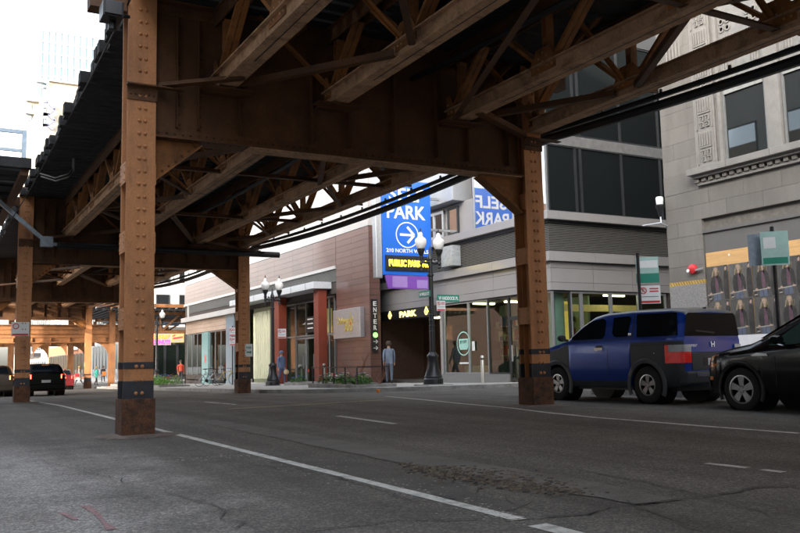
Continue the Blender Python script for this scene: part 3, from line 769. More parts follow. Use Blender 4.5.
def cladY(name, Y, x0, x1, z0, z1, lx, lz, m, parent, gap=.012, th=.05, sgn=1, shift=True, openings=()):
    me = UNIT.setdefault((name, m.name), unit_block(name, m)); rows = max(1, round((z1-z0)/lz)); hh = (z1-z0)/rows
    for r in range(rows):
        x = x0-(lx*.5 if shift and r % 2 else 0)
        za, zb = z0+r*hh, z0+(r+1)*hh
        cuts = [(a, b) for a, b, c, d in openings if c < zb-.02 and d > za+.02]
        while x < x1-.01:
            for a, b in sub((max(x, x0), min(x+lx, x1)), cuts):
                if b-a > .04: piece(name, me, parent, ((a+b)/2, Y+sgn*th/2, (za+zb)/2), (b-a-gap, th, hh-gap))
            x += lx
def winX(X, y0, y1, z0, z1, parent, gm, fm, mull=(), trans=(), fw=.06, dep=.08, name='window'):
    """framed pane in the plane x = X"""
    b = MB(); b.box(X-dep/2, X+dep/2, y0, y0+fw, z0, z1).box(X-dep/2, X+dep/2, y1-fw, y1, z0, z1)
    b.box(X-dep/2, X+dep/2, y0+fw, y1-fw, z0, z0+fw).box(X-dep/2, X+dep/2, y0+fw, y1-fw, z1-fw, z1)
    for y in mull: b.box(X-dep/2+.004, X+dep/2-.004, y-fw/2, y+fw/2, z0+fw, z1-fw)
    for z in trans: b.box(X-dep/2+.008, X+dep/2-.008, y0+fw, y1-fw, z-fw/2, z+fw/2)
    o = b.build(name, fm, parent); p = MB(); p.face([(X, y0+fw, z0+fw), (X, y0+fw, z1-fw), (X, y1-fw, z1-fw), (X, y1-fw, z0+fw)]); p.build('pane', gm, o, fix=False); return o
def winY(Y, x0, x1, z0, z1, parent, gm, fm, mull=(), trans=(), fw=.06, dep=.08, name='window'):
    b = MB(); b.box(x0, x0+fw, Y-dep/2, Y+dep/2, z0, z1).box(x1-fw, x1, Y-dep/2, Y+dep/2, z0, z1)
    b.box(x0+fw, x1-fw, Y-dep/2, Y+dep/2, z0, z0+fw).box(x0+fw, x1-fw, Y-dep/2, Y+dep/2, z1-fw, z1)
    for x in mull: b.box(x-fw/2, x+fw/2, Y-dep/2+.004, Y+dep/2-.004, z0+fw, z1-fw)
    for z in trans: b.box(x0+fw, x1-fw, Y-dep/2+.008, Y+dep/2-.008, z-fw/2, z+fw/2)
    o = b.build(name, fm, parent); p = MB(); p.face([(x0+fw, Y, z0+fw), (x1-fw, Y, z0+fw), (x1-fw, Y, z1-fw), (x0+fw, Y, z1-fw)]); p.build('pane', gm, o, fix=False); return o

# ---- brown tiled building with the canopy and the office entrance (x = 17.4, y 33.8 .. 65.4)
BX, BY0, BY1 = 17.4, 33.8, 65.4
zb = lambda y: g(BX, y)+KH
brown = thing('tiled_building', (BX, 50, -.2), 'brown tiled office building with a white canopy over its glass entrance', 'building')
b = MB(); b.box(BX+.06, 40, 35.7, BY1, 7.2, 22).box(BX+.06, 40, 35.7, BY1, 4.4, 7.2).box(BX+.5, 17.95, BY0+.05, 35.7, -.3, 22).box(BX+.06, 17.9, BY0+.06, 37.35, -.3, 22)
b.box(BX+.5, 40, 37.4, 38.2, -.3, 4.4).box(BX+.06, BX+.4, 60.6, 65.4, -.5, .35).box(BX+.06, 40, 65.1, BY1, -.5, 4.4)
b.build('wall', joint, brown)
cladX('wall_panel', BX, BY0, BY1, 7.22, 16.0, 2.6, .8, ltstone, brown)
cladX('wall_tile', BX, 37.37, BY1, 5.76, 7.2, 2.8, .29, tile, brown, gap=.008, shift=False)
cladX('wall_tile', BX, BY0, 37.35, -.04, 7.2, 3.6, .29, tile, brown, gap=.008)
cladY('wall_tile', BY0, BX+.05, 17.95, -.04, 7.2, .6, .29, tile, brown, shift=False)
cladY('wall_panel', BY0, BX+.05, 17.95, 7.22, 16, .6, .8, ltstone, brown, shift=False)
cladX('wall_tile', BX, 53.9, 65.0, 3.42, 4.32, 1.35, .30, tile_l, brown)
MB().box(BX-.06, BX+.06, 37.37, BY1, 5.60, 5.75).build('white_band', ltstone, brown)
b = MB(); z = 4.99
while z < 5.58:
    b.prism([(BX+.01, 37.4, z), (BX+.055, 37.4, z+.035), (BX+.055, 37.4, z+.045), (BX+.01, 37.4, z+.012)], (0, BY1-37.4-1.2, 0)); z += .05
tag(b.build('louvre', louvm, brown), kind='stuff')
MB().box(BX-.28, BX+.05, 51.2, BY1-.02, 4.34, 4.68).build('ledge', ltstone, brown)
MB().box(BX-.05, BX+.05, 64.2, 64.4, 4.68, 5.6).build('corner_post', ltstone, brown)
MB().box(BX-.95, BX+.05, 38.0, 51.198, 4.66, 5.0).build('canopy', mat('white_canopy_metal', (.60, .62, .64), rough=.35, metal=.2, var=.05), brown, bevel=.02)
for y in rng(39, 50.5, 6): MB().box(BX-.97, BX-.951, y-.008, y+.008, 4.66, 5.0).build('canopy_joint', framem, brown)
# glazing of the left end
for (ya, yb, gm) in ((60.6, 64.9, clear), (54.9, 58.9, clear)):
    winX(BX+.1, ya, yb, zb(ya)+.25, 3.40, brown, gm, framem, mull=rng(ya, yb, 3)[1:-1], name='shop_window')
teal = mat('teal_glazed_panel', (.16, .30, .31), rough=.25, var=.08, coat=.4); bluegrey = mat('blue_grey_panel', (.17, .22, .27), rough=.3, coat=.4, var=.1)
MB().box(BX-.02, BX+.3, 58.95, 60.55, zb(59), 3.40).build('teal_pier', teal, brown)
MB().box(BX-.02, BX+.3, 53.2, 54.85, zb(54), 4.33).build('blue_pier', bluegrey, brown)
MB().box(BX-.03, BX-.021, 59.5, 59.75, 1.2, 1.75).build('notice', redp, brown)
chan = mat('channel_glass', (.50, .52, .36), rough=.25, var=.1, scale=2, coat=.5)
cme = unit_block('channel_glass', chan); y = 50.55
while y < 53.1: piece('channel_glass', cme, brown, (BX+.12, y+.21, (zb(y)+.3+4.33)/2), (.1, .40, 4.33-zb(y)-.3)); y += .43
MB().box(BX+.05, BX+.3, 50.5, 53.15, -.35, zb(51)+.3).build('plinth', concrete, brown)
y = 46.9
while y < 49.6: 
    MB().prism([(BX+.12, y, zb(y)+.3), (BX+.04, y+.09, zb(y)+.3), (BX+.04, y+.2, zb(y)+.3), (BX+.12, y+.29, zb(y)+.3)], (0, 0, 4.0), 0).build('channel_glass', chan, brown); y += .31
MB().box(BX+.125, BX+.3, 46.8, 49.7, -.3, 4.6).build('channel_backing', mat('channel_backing', (.22, .24, .15), rough=.6), brown)
redc = mat('oxide_red_column', (.19, .035, .016), rough=.5, var=.12, scale=2)
for (xa, xb) in ((273, 285), (317, 324.3)):
    p, q = onX(xa, 380, 17.0), onX(xb, 380, 17.0); r = abs(p.y-q.y)/2*.62; yc = (p.y+q.y)/2
    MB().box(17.0-.22, 17.0+.28, yc-r, yc+r, zb(yc)-.02, 4.655).build('red_column', redc, brown, bevel=.03)
# entrance: recessed glass doors and dark lobby
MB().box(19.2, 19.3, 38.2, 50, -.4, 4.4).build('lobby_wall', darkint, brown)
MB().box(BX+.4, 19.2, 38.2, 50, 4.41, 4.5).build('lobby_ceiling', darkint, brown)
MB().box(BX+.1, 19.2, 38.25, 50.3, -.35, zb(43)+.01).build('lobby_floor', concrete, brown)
for (ya, yb) in ((42.95, 44.35), (41.5, 42.9)):
    d = winX(BX+.75, ya, yb, zb(43)+.02, 2.42, brown, clear, framem, fw=.09, name='glass_door')
    MB().box(BX+.64, BX+.70, ya+.2, ya+.24, .7, 1.5).build('door_handle', alu, d)
winX(BX+.75, 44.4, 45.9, zb(45)+.02, 4.38, brown, clear, framem, fw=.08, trans=(2.5,), name='side_window')
winX(BX+.75, 41.5, 44.35, 2.46, 4.38, brown, clear, framem, fw=.08, mull=(42.9,), name='transom_window')
winX(BX+.35, 38.25, 39.6, zb(39)+.02, 4.38, brown, clear, framem, fw=.10, mull=(38.95,), trans=(2.45,), name='side_window')
MB().box(BX+1.2, BX+1.3, 40.7, 41.3, 2.6, 3.9).build('lit_panel', lampy, brown)
b = MB(); p, q = onX(306, 317, 17.9), onX(315, 332, 17.9)
b.box(17.88, 17.92, q.y, p.y, q.z, p.z); sg = b.build('lobby_sign', blackm, brown)
for k in range(3): MB().box(17.872, 17.879, q.y+.2, p.y-.25, p.z-.12-.24*k-.06, p.z-.12-.24*k).build('sign_line', whitep, sg)
# silver panel sign, gold script
t = thing('building_sign', (17.3, 35.7, 2.14), 'square silver wall sign with gold Oakwood 300 lettering on the brown tiles', 'sign')
MB().box(17.16, 17.395, 34.33, 37.25, 2.14, 3.51).build('panel', alu, t, bevel=.01)
gold = mat('gold_lettering', (.62, .47, .10), rough=.35, metal=.6, var=.05)
text('Oakwood', .34, (17.15, 35.95, 2.98), (0, -1, 0), (0, 0, 1), gold, t, width=1.75, depth=.008)
text('300', .36, (17.15, 35.55, 2.62), (0, -1, 0), (0, 0, 1), gold, t, width=.95, depth=.008)
MB().box(17.148, 17.156, 35.30, 35.33, 2.3, 3.35).box(17.147, 17.155, 34.55, 35.9, 2.83, 2.85).build('star_line', gold, t)
MB().box(17.145, 17.153, 35.25, 35.38, 2.72, 2.86).build('star_point', redp, t)
# vertical ENTER sign on the end wall
t = thing('enter_sign', (17.75, BY0-.08, 1.2), 'narrow black vertical ENTER sign with a green dot and arrows', 'sign')
a, c = onY(371.5, 299, BY0-.06), onY(378, 352, BY0-.06); xm = (a.x+c.x)/2; wdt = c.x-a.x
MB().box(a.x, c.x, BY0-.10, BY0-.002, c.z, a.z).build('panel', blackm, t)
for i, ch in enumerate('ENTER'):
    p = onY(375, 303.6+6.0*i, BY0-.1); text(ch, .21, (xm, BY0-.105, p.z), (1, 0, 0), (0, 0, 1), whitep, t, width=.17, bold=.006)
p = onY(375, 335, BY0-.1); lg = mat('lit_green_dot', (.1, .5, .08), emit=(.15, .8, .1), estr=.5)
MB().cyl((xm, BY0-.12, p.z), (xm, BY0-.101, p.z), .12, n=16).build('green_dot', lg, t)
for yy in (341.5, 348):
    p = onY(375, yy, BY0-.1); b = MB(); z = p.z
    b.box(xm-.11, xm+.06, BY0-.108, BY0-.101, z-.013, z+.013); b.beam((xm+.02, BY0-.1095, z+.08), (xm+.11, BY0-.1095, z), .03, .006, up=(0, 1, 0)); b.beam((xm+.02, BY0-.1095, z-.08), (xm+.11, BY0-.1095, z), .03, .006, up=(0, 1, 0)); b.build('arrow', whitep, t)

# ---- grey-banded building with parking entrance and shop (x = 18.8, y 22.76 .. 35.6; alley face at y = 22.76)
DX, DY0, DY1 = 18.8, 22.76, 35.65
grey = thing('parking_building', (DX, 30, 0), 'grey banded building with dark glass floors on the corner of the alley', 'building')
GZ = .16
b = MB(); b.box(DX+.06, 40, DY0+.06, DY1, 3.34, 6.05).box(DX+.3, 40, DY0+.3, DY1, 6.05, 6.2).box(24.5, 40, DY0+.06, DY1, -.2, 3.34).box(DX+.4, 40, 30.15, 30.25, 0, 3.3)
b.build('wall', joint, grey)
cladX('wall_panel', DX, DY0, DY1, 3.34, 3.62, 3.4, .28, greypan, grey, shift=False)
cladX('wall_panel', DX, DY0, DY1, 3.62, 4.12, 3.4, .5, greypan, grey, shift=False)
cladX('wall_panel', DX, DY0, DY1, 4.12, 4.34, 3.4, .22, greypan, grey, shift=False)
cladX('wall_panel', DX, DY0-.16, DY1, 4.345, 4.69, 3.4, .35, greypan, grey, shift=False, proud=.16, th=.21)
for (za, zb2) in ((3.34, 3.62), (3.62, 4.12), (4.12, 4.34)): cladY('wall_panel', DY0, DX+.05, 40, za, zb2, 1.9, zb2-za, greypan, grey, shift=False)
cladY('wall_panel', DY0-.16, DX+.05, 40, 4.345, 4.69, 1.9, .35, greypan, grey, shift=False, th=.21)
b = MB(); z = 4.70
while z < 5.70:
    b.prism([(DX+.0, DY0, z), (DX+.055, DY0+.055, z+.04), (DX+.055, DY0+.055, z+.055), (DX, DY0, z+.016)], (0, 0, 0)) if False else None
    b.add([(DX, DY0, z), (DX, DY1, z), (DX+.055, DY1, z+.045), (DX+.055, DY0+.055, z+.045), (40, DY0, z), (40, DY0+.055, z+.045),
           (DX, DY0, z+.018), (DX, DY1, z+.018), (40, DY0, z+.018)], [(0, 1, 2, 3), (4, 0, 3, 5), (0, 6, 7, 1), (4, 8, 6, 0)])
    z += .062
tag(b.build('louvre', louvm, grey, fix=False), kind='stuff')
MB().box(DX-.05, DX+.05, DY0-.05, DY1, 5.71, 5.80).box(DX+.051, 40, DY0-.05, DY0+.05, 5.71, 5.80).build('shadow_trim', darkfr, grey)
MB().box(DX-.24, DX+.3, DY0-.24, DY1, 5.803, 6.10).box(DX+.301, 40, DY0-.24, DY0+.3, 5.803, 6.10).build('ledge', greypan, grey, bevel=.01)
# upper glass floors
ys = [DY0+.02, 24.75, 27.35, 29.0, 31.2, 33.4, DY1]
for i, (a, c) in enumerate(zip(ys, ys[1:])):
    for z0, z1 in ((6.12, 9.2), (9.22, 12.8)):
        if z0 < 7 and a > 27.3 and c < 31.3: continue
        winX(DX+.02, a, c, z0, z1, grey, mirr, framem, fw=.05)
# light metal bay box and dark window set between sign and glass
MB().box(DX-.45, DX+.6, 28.15, 31.15, 7.45, 9.4).build('metal_bay', mat('pale_metal_bay', (.36, .375, .40), rough=.4, metal=.3, var=.05), grey, bevel=.02)
MB().box(DX+.10, DX+.3, 27.4, 31.2, 6.12, 7.44).build('bay_wall', greypan, grey)
winX(DX+.04, 28.5, 29.3, 6.15, 7.3, grey, mirr, darkfr, fw=.08); winX(DX+.04, 29.6, 31.0, 6.15, 7.3, grey, mirr, alu, fw=.12, mull=(30.4,))
xs = [DX+.06, 20.15, 20.4, 22.4, 24.4, 26.4, 28.4, 30.4]
for a, c in zip(xs, xs[1:]):
    for z0, z1 in ((6.12, 8.55), (8.95, 12.8)): winY(DY0+.02, a, c, z0, z1, grey, darkg, darkfr, fw=.05)
MB().box(DX+.06, 30.4, DY0-.02, DY0+.06, 8.56, 8.94).build('floor_band', mat('grey_floor_band', (.13, .13, .13), rough=.5), grey)
MB().box(DX+.5, 40, DY0+.5, DY1, 6.2, 12.8).build('dark_core', darkint, grey)
MB().box(DX-.05, 40, DY0-.05, DY1, 12.81, 24).build('upper_wall', mat('dark_upper_cladding', (.06, .062, .065), rough=.35, coat=.5, var=.1), grey)
a, c = onX(437, 248, DX-.3), onX(455, 269, DX-.3); MB().box(DX-.42, DX-.002, c.y, a.y-.5, c.z+.15, a.z-.05).build('vent_box', mat('grey_vent_box', (.30, .32, .33), rough=.5), grey, bevel=.015)
# ground floor glazing on the street
gy = [DY0+.05, 24.3, 25.35, 26.7, 28.05, 29.9]
for i, (a, c) in enumerate(zip(gy, gy[1:])):
    if i == 1:
        d = winX(DX+.1, a, c, GZ+.06, 2.5, grey, clear, darkfr, fw=.08, name='shop_door'); MB().box(DX+.0, DX+.05, c-.22, c-.18, .9, 1.5).build('door_handle', alu, d)
        winX(DX+.1, a, c, 2.51, 3.32, grey, clear, darkfr, fw=.05, name='transom_window')
    else: winX(DX+.1, a, c, GZ+.28, 3.32, grey, clear, framem if i != 2 else darkfr, fw=.06, name='shop_window')
MB().box(DX+.02, DX+.3, 25.4, 30.14, GZ-.3, GZ+.275).box(DX+.02, DX+.3, DY0+.05, 24.28, GZ-.3, GZ+.275).build('plinth', mat('grey_plinth', (.20, .195, .19), rough=.7, var=.1), grey)
MB().box(DX+.03, DX+.15, 29.95, 30.14, GZ, 3.33).build('white_mullion', alu, grey)
# alley glazing and lit room
gx = [DX+.1, 19.7, 20.2, 21.6, 23.0, 24.4]
for i, (a, c) in enumerate(zip(gx, gx[1:])): winY(DY0+.1, a, c, GZ+.1, 3.32, grey, clear, framem if i else darkfr, fw=.07, name='shop_window')
MB().cyl((19.55, 23.5, 0), (19.55, 23.5, 3.33), .32, n=20).build('round_column', mat('pale_green_plaster', (.52, .58, .53), rough=.7, var=.06), grey, smooth=True)
MB().box(DX+.2, 24.4, DY0+.2, 30.1, GZ-.1, GZ+.02).build('shop_floor', mat('shop_floor', (.22, .2, .17), rough=.5), grey)
MB().box(DX+.15, 24.4, DY0+.15, 30.1, 3.325, 3.336).build('shop_ceiling', darkint, grey)
MB().box(21.9, 22.0, 24.4, 30.1, GZ, 3.32).build('shop_wall', mat('shop_back_wall', (.24, .33, .28), rough=.8, var=.35, scale=.8), grey)
MB().box(20.2, 24.3, 24.0, 24.4, 2.72, 2.95).build('soffit', lampy, grey)
for x, y, a, c in ((19.9, 28.4, .5, .08), (20.6, 27.2, .5, .08), (20.2, 25.6, .08, .4), (22.5, 23.6, .5, .05)):
    MB().box(x-a, x+a, y-c, y+c, 3.24, 3.30).build('ceiling_light', lampw, grey)
MB().box(19.8, 21.2, 24.5, 25.2, GZ+.02, 3.1).build('yellow_display', mat('yellow_display', (.55, .38, .08), rough=.6, var=.3, scale=3, emit=(.8, .5, .1), estr=.10), grey)
shelfm = [mat('display_red', (.25, .05, .03), var=.3, scale=9), mat('display_cream', (.4, .36, .26), var=.3, scale=9), mat('display_blue', (.05, .10, .2), var=.3, scale=9), mat('display_dark', (.04, .04, .04), var=.3, scale=9)]
for k, yy in enumerate((25.6, 26.9, 28.2, 29.3)):
    for lv in range(4):
        MB().box(21.45, 21.88, yy-.5, yy+.5, .5+.62*lv, .53+.62*lv).build('display_shelf', alu, grey)
        y_ = yy-.48
        while y_ < yy+.4:
            wq = random.uniform(.08, .22); MB().box(21.5, 21.85, y_, y_+wq, .531+.62*lv, .531+.62*lv+random.uniform(.15, .45)).build('stock_item', random.choice(shelfm), grey); y_ += wq+random.uniform(.02, .1)
MB().box(19.6, 20.2, 26.0, 27.5, GZ+.03, .95).build('counter', shelfm[3], grey); MB().box(19.4, 20.0, 28.3, 29.2, GZ+.03, .75).build('table', shelfm[1], grey)
for k in range(5): MB().box(19.9+.22*k, 20.05+.22*k, 24.3, 24.45, GZ+.02, .7+.3*((k*7) % 3)).build('stock_crate', mat('stock_crate', (.05, .06, .04), rough=.7), grey)
# shop decal: round green badge with dark letters
dec = thing('window_decal', (DX+.04, 28.95, 1.3), 'mint green round shop badge stuck on the storefront glass', 'decal')
mint = mat('mint_decal', (.36, .62, .54), rough=.5, var=.03); dkdec = mat('dark_decal', (.05, .09, .08), rough=.5)
p = onX(463.5, 343, DX+.055); R, U = (0, -1, 0), (0, 0, 1)
b = MB(); n = 8
b.prism([p+Vector((0, dy, dz)) for dy, dz in ((.34, .17), (-.34, .17), (-.34, -.14), (-.25, -.27), (.25, -.27), (.34, -.14))], (.004, 0, 0)); b.build('badge', mint, dec)
ring(p+Vector((0, 0, -.02)), .44, .49, R, U, 28).build('badge_ring', mint, dec)
text('JET CITY', .15, p+Vector((-.008, 0, .03)), R, U, dkdec, dec, width=.50, bold=.003, depth=.003)
text('COMICS', .09, p+Vector((0, .02, -.80)), R, U, whitep, dec, width=.66, depth=.003) if False else MB().box(p.x-.003, p.x, p.y-.33, p.y+.33, p.z-.84, p.z-.77).build('decal_line', whitep, dec)
MB().box(DX+.03, DX+.045, 27.62, 27.8, 1.35, 1.72).build('door_notice', whitep, grey)
# garage entrance: dark recess behind the PARK fascia
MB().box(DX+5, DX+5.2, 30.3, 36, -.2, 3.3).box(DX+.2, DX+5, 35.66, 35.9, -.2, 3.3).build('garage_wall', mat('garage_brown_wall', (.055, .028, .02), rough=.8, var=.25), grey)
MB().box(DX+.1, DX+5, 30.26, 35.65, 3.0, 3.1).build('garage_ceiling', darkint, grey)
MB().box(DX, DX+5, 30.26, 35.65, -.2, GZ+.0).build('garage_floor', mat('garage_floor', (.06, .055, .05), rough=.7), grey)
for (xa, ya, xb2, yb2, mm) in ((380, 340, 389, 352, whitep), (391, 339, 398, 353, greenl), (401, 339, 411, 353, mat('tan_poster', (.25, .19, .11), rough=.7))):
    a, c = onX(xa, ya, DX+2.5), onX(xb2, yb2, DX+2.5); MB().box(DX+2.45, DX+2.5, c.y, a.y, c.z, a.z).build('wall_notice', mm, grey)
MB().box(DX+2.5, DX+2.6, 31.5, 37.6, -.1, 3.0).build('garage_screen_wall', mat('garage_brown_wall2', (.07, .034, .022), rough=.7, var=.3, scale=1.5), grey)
for k in range(2):
    p = onX(440+10*k, 317+9*k, DX+1.8); MB().box(p.x-.1, p.x+.1, p.y-.5+.2*k, p.y+.35-.1*k, p.z-.05, p.z+.03).build('strip_light', lampw, grey)
fas = thing('park_fascia', (DX, 32.9, 2.95), 'black fascia reading PARK in gold between two round emblems over the garage mouth', 'sign')
zt, zbm = 3.30, 2.93
a, c = onX(379.6, 312.6, DX-.06), onX(436, 306, DX-.06); lo = onX(379.6, 321.2, DX-.06)
MB().box(DX-.10, DX-.002, 30.16, 35.62, lo.z-.03, 3.325).build('panel', blackm, fas)
litgold = mat('lit_gold_letters', (.75, .58, .18), rough=.4, emit=(1, .78, .25), estr=.28)
p = onX(408, 315, DX-.1); zc = (lo.z-.03+3.325)/2; hh = 3.325-lo.z-.06
text('PARK', hh*.78, (DX-.11, p.y, zc), R, U, litgold, fas, width=abs(onX(400, 315, DX).y-onX(417, 315, DX).y), bold=.012)
for xx in (390, 426.5):
    yc = onX(xx, 315, DX-.1).y; c0 = Vector((DX-.105, yc, zc)); rr = hh*.42
    ring(c0, rr*.78, rr, R, U, 24, .01).build('emblem_ring', litgold, fas)
    b = MB(); b.box(DX-.112, DX-.102, yc-.035, yc+.035, zc-rr, zc+rr*.3); b.beam(c0+Vector((0, .16, -.02)), c0+Vector((0, 0, .2)), .06, .01, up=(1, 0, 0)); b.beam(c0+Vector((0, -.16, -.02)), c0+Vector((0, 0, .2)), .06, .01, up=(1, 0, 0)); b.build('emblem_arrow', litgold, fas)
# ---- the tall blue SELF PARK sign
SY = 29.07
sp = thing('parking_sign', (16.8, SY, 4.4), 'tall bright blue SELF PARK sign with a circled arrow hung out over the pavement', 'sign')
blue = mat('bright_blue_sign', (.006, .13, .62), rough=.35, var=.03, coat=.3)
X0s, X1s = onY(382.5, 240, SY).x, 17.86
MB().box(X0s, X1s, SY, SY+.28, 4.42, 8.28).build('panel', blue, sp, bevel=.01)
MB().box(X0s-.30, X0s-.005, SY+.02, SY+.30, 4.28, 8.35).build('mast', alu, sp, bevel=.03)
for z in (5.0, 6.3, 7.6): MB().box(X1s-.002, DX+.2, SY+.1, SY+.2, z, z+.1).build('bracket', framem, sp)
wl = mat('white_sign_letters', (.80, .80, .80), rough=.5, var=.02)
def sx(px, py): return onY(px, py, SY)
text('SELF', .55, ((X0s+X1s)/2, SY-.004, 7.69), (1, 0, 0), (0, 0, 1), wl, sp, width=1.62, bold=.012)
text('PARK', .56, ((X0s+X1s)/2-.02, SY-.004, 6.98), (1, 0, 0), (0, 0, 1), wl, sp, width=1.80, bold=.012)
c = Vector(((X0s+X1s)/2+.0, SY-.003, sx(407, 235).z))
ring(c, .485, .53, (1, 0, 0), (0, 0, 1), 40, .004).build('arrow_circle', wl, sp)
b = MB(); b.box(c.x-.34, c.x+.28, c.y-.006, c.y, c.z-.05, c.z+.05)
for s in (1, -1): b.beam(c+Vector((.0, -.008, s*.33)), c+Vector((.32, -.008, 0)), .105, .006, up=(0, 1, 0))
b.build('arrow', wl, sp)
text('210 NORTH WELLS', .16, ((X0s+X1s)/2, SY-.004, sx(407, 251).z), (1, 0, 0), (0, 0, 1), wl, sp, width=1.95, bold=.004)
a, c2 = sx(385.5, 255), sx(431, 272); MB().box(a.x-.02, X1s-.08, SY-.05, SY-.001, c2.z, a.z).build('message_board', blackm, sp)
led = mat('amber_led', (.8, .55, .02), emit=(1, .72, .02), estr=1.1)
text('PUBLIC PARKING', .27, ((a.x+X1s)/2+.0, SY-.054, (a.z+c2.z)/2), (1, 0, 0), (0, 0, 1), led, sp, width=(X1s-a.x)*.88, bold=.010, depth=.003)
ban = thing('purple_banner', (16.8, SY-.02, 3.8), 'purple banner panel with pale lilac blocks hanging under the blue sign', 'banner')
pur = mat('purple_vinyl', (.18, .06, .36), rough=.5, var=.08, scale=4)
a, c3 = sx(385.5, 277), sx(430.5, 289.5)
MB().prism([(a.x-.02, SY-.02, 4.40), (X1s, SY-.02, 4.40), (X1s-.02, SY-.02, c3.z), (a.x+.1, SY-.02, c3.z)], (0, .06, 0)).build('panel', pur, ban)
lil = mat('lilac_print', (.32, .20, .50), rough=.5, var=.06)
MB().box(a.x+.30, a.x+.98, SY-.026, SY-.021, c3.z+.06, 4.36).build('print_block', lil, ban); MB().box(a.x+1.42, a.x+1.92, SY-.026, SY-.021, c3.z+.04, 4.24).build('print_block', lil, ban)

# ---- grey limestone building on the right (x = 18.8, y < 17.41)
GX, GY = 18.8, 17.41
gb = thing('limestone_building', (GX, 5, 0), 'grey limestone building with carved window bays and boarded shopfront at right', 'building')
MB().box(GX+.12, 34, -95, GY-.06, -.2, 18).build('wall', mat('limestone_mortar', (.14, .128, .112), rough=.95), gb)
stone = lime
bays = [(13.82, 15.2), (11.9, 13.36), (9.9, 11.46), (6.6, 8.1), (4.6, 6.15), (2.6, 4.15), (-1, .5)]
WZ0, WZ1 = 6.17, 8.38
ops = [(a-.02, b2+.02, WZ0, 30) for a, b2 in bays]+[(15.42, 16.14, 6.1, 30), (-30, 16.12, -.5, 4.45), (16.1, 18, -.5, 3.08)]
cladX('stone_block', GX, -2.0, GY, 3.08, 5.62, 1.15, .42, stone, gb, gap=.006, th=.14, openings=ops, rag=.003)
cladX('stone_block', GX, -2.0, GY, 6.17, 15.5, 1.15, .46, stone, gb, gap=.006, th=.14, openings=ops, rag=.003)
cladY('brick_course', GY, GX+.14, 30, .2, 15.5, 2.3, .46, mat('low_bounce_brick', (.06, .045, .038), rough=.9, var=.3), gb, gap=.006, th=.06, sgn=-1)  # unseen alley face, coloured dark to cut light bounced across the alley
MB().box(GX+.02, GX+.119, -95, -2.0, -.2, 18).build('plain_wall', stone, gb)
MB().box(GX-.01, GX+.119, 16.14, GY, 5.622, 6.168).box(GX+.0, GX+.118, -2, 16.138, 5.622, 5.70).build('stone_course', stone, gb)
# sill cornice with dentils
for i in range(13):
    a = 16.28-1.35*(i+1); MB().box(GX-.34, GX+.119, a+.006, a+1.344, 5.98, 6.167).build('sill_stone', limeL, gb, bevel=.012)
MB().box(GX-.22, GX+.10, -1.5, 16.18, 5.90, 5.979).box(GX-.10, GX+.1, -1.5, 16.1, 5.70, 5.78).build('sill_moulding', limeL, gb)
dme = unit_block('dentil', lime)
for i in range(74): piece('dentil', dme, gb, (GX-.07, 16.08-.235*i, 5.84), (.16, .14, .115))
# carved pilaster strip
MB().box(GX-.02, GX+.119, 15.44, 16.12, 6.169, 15).build('pilaster', limeL, gb)
b = MB(); z = 6.3
while z < 12:
    for e in (15.50, 16.02): b.box(GX-.05, GX-.021, e, e+.04, z, z+.92)
    for i in range(5): b.box(GX-.055, GX-.021, 15.60+i*.085, 15.635+i*.085, z+.50, z+.86)
    b.box(GX-.05, GX-.021, 15.57, 15.99, z+.44, z+.48)
    for c0y, c0z, r in ((15.68, z+.30, .08), (15.87, z+.30, .08), (15.68, z+.12, .08), (15.87, z+.12, .08)):
        b.box(GX-.06, GX-.021, c0y-r, c0y+r, c0z+r-.03, c0z+r); b.box(GX-.06, GX-.021, c0y-r, c0y-r+.03, c0z-r, c0z+r-.03); b.box(GX-.06, GX-.021, c0y-r+.03, c0y+r*.5, c0z-r, c0z-r+.03); b.box(GX-.062, GX-.021, c0y, c0y+.04, c0z-.03, c0z+.03)
    z += .98
tag(b.build('carved_ornament', limeL, gb), kind='stuff')
for e in (15.26, 16.125):
    b = MB().box(GX-.04, GX+.118, e-.05, e+.05 if e < 16 else e+.01, 6.17, 15); b.build('moulding', limeL, gb)
swin = mat('grey_window_frame', (.16, .165, .165), rough=.5, var=.1)
for bi, (a, c) in enumerate(bays):
    wz = winX(GX+.08, a, c, WZ0+.01, WZ1, gb, sash, swin, fw=.07, trans=(7.35,) if bi > 9 else ())
    MB().box(GX+.02, GX+.03, a+.07, c-.07, 8.06, 8.30).build('blind', mat('window_blind', (.25, .25, .24), rough=.8), wz)
    MB().box(GX+.04, GX+.118, a, c, WZ1+.002, 10.6).build('spandrel', mat('grey_spandrel', (.19, .185, .175), rough=.8, var=.2, scale=4, bump=.2), gb)
    b = MB()
    for e in (a+.12, c-.42):
        for i in range(4): b.box(GX+.015, GX+.0395, e+i*.085, e+i*.085+.045, 8.7, 9.7)
        for rz in (9.9, 10.12):
            for ry in (0, .2): b.lathe((GX+.0395, e+.08+ry, rz), [(.10, -.001), (.095, -.03), (.055, -.03), (.05, -.001)], 10, axis='x')
    tag(b.build('carved_relief', limeL, gb), kind='stuff')
    winX(GX+.08, a, c, 10.61, 13.0, gb, sash, swin, fw=.07)
for (a, c) in zip(bays, bays[1:]):
    if a[0]-c[1] < .6:
        MB().box(GX-.05, GX+.118, c[1]+.02, a[0]-.02, 6.17, 15).build('mullion_pier', limeL, gb, bevel=.01)
# carved panel at upper left
b = MB()
for i in range(5): b.box(GX-.03, GX-.002, 16.5+.12*i, 16.55+.12*i, 9.6, 10.1)
for i in range(3): b.lathe((GX-.002, 16.6+.22*i, 9.4), [(.09, 0), (.085, -.03), (.05, -.03), (.045, 0)], 10, axis='x')
tag(b.build('carved_panel', limeL, gb), kind='stuff')
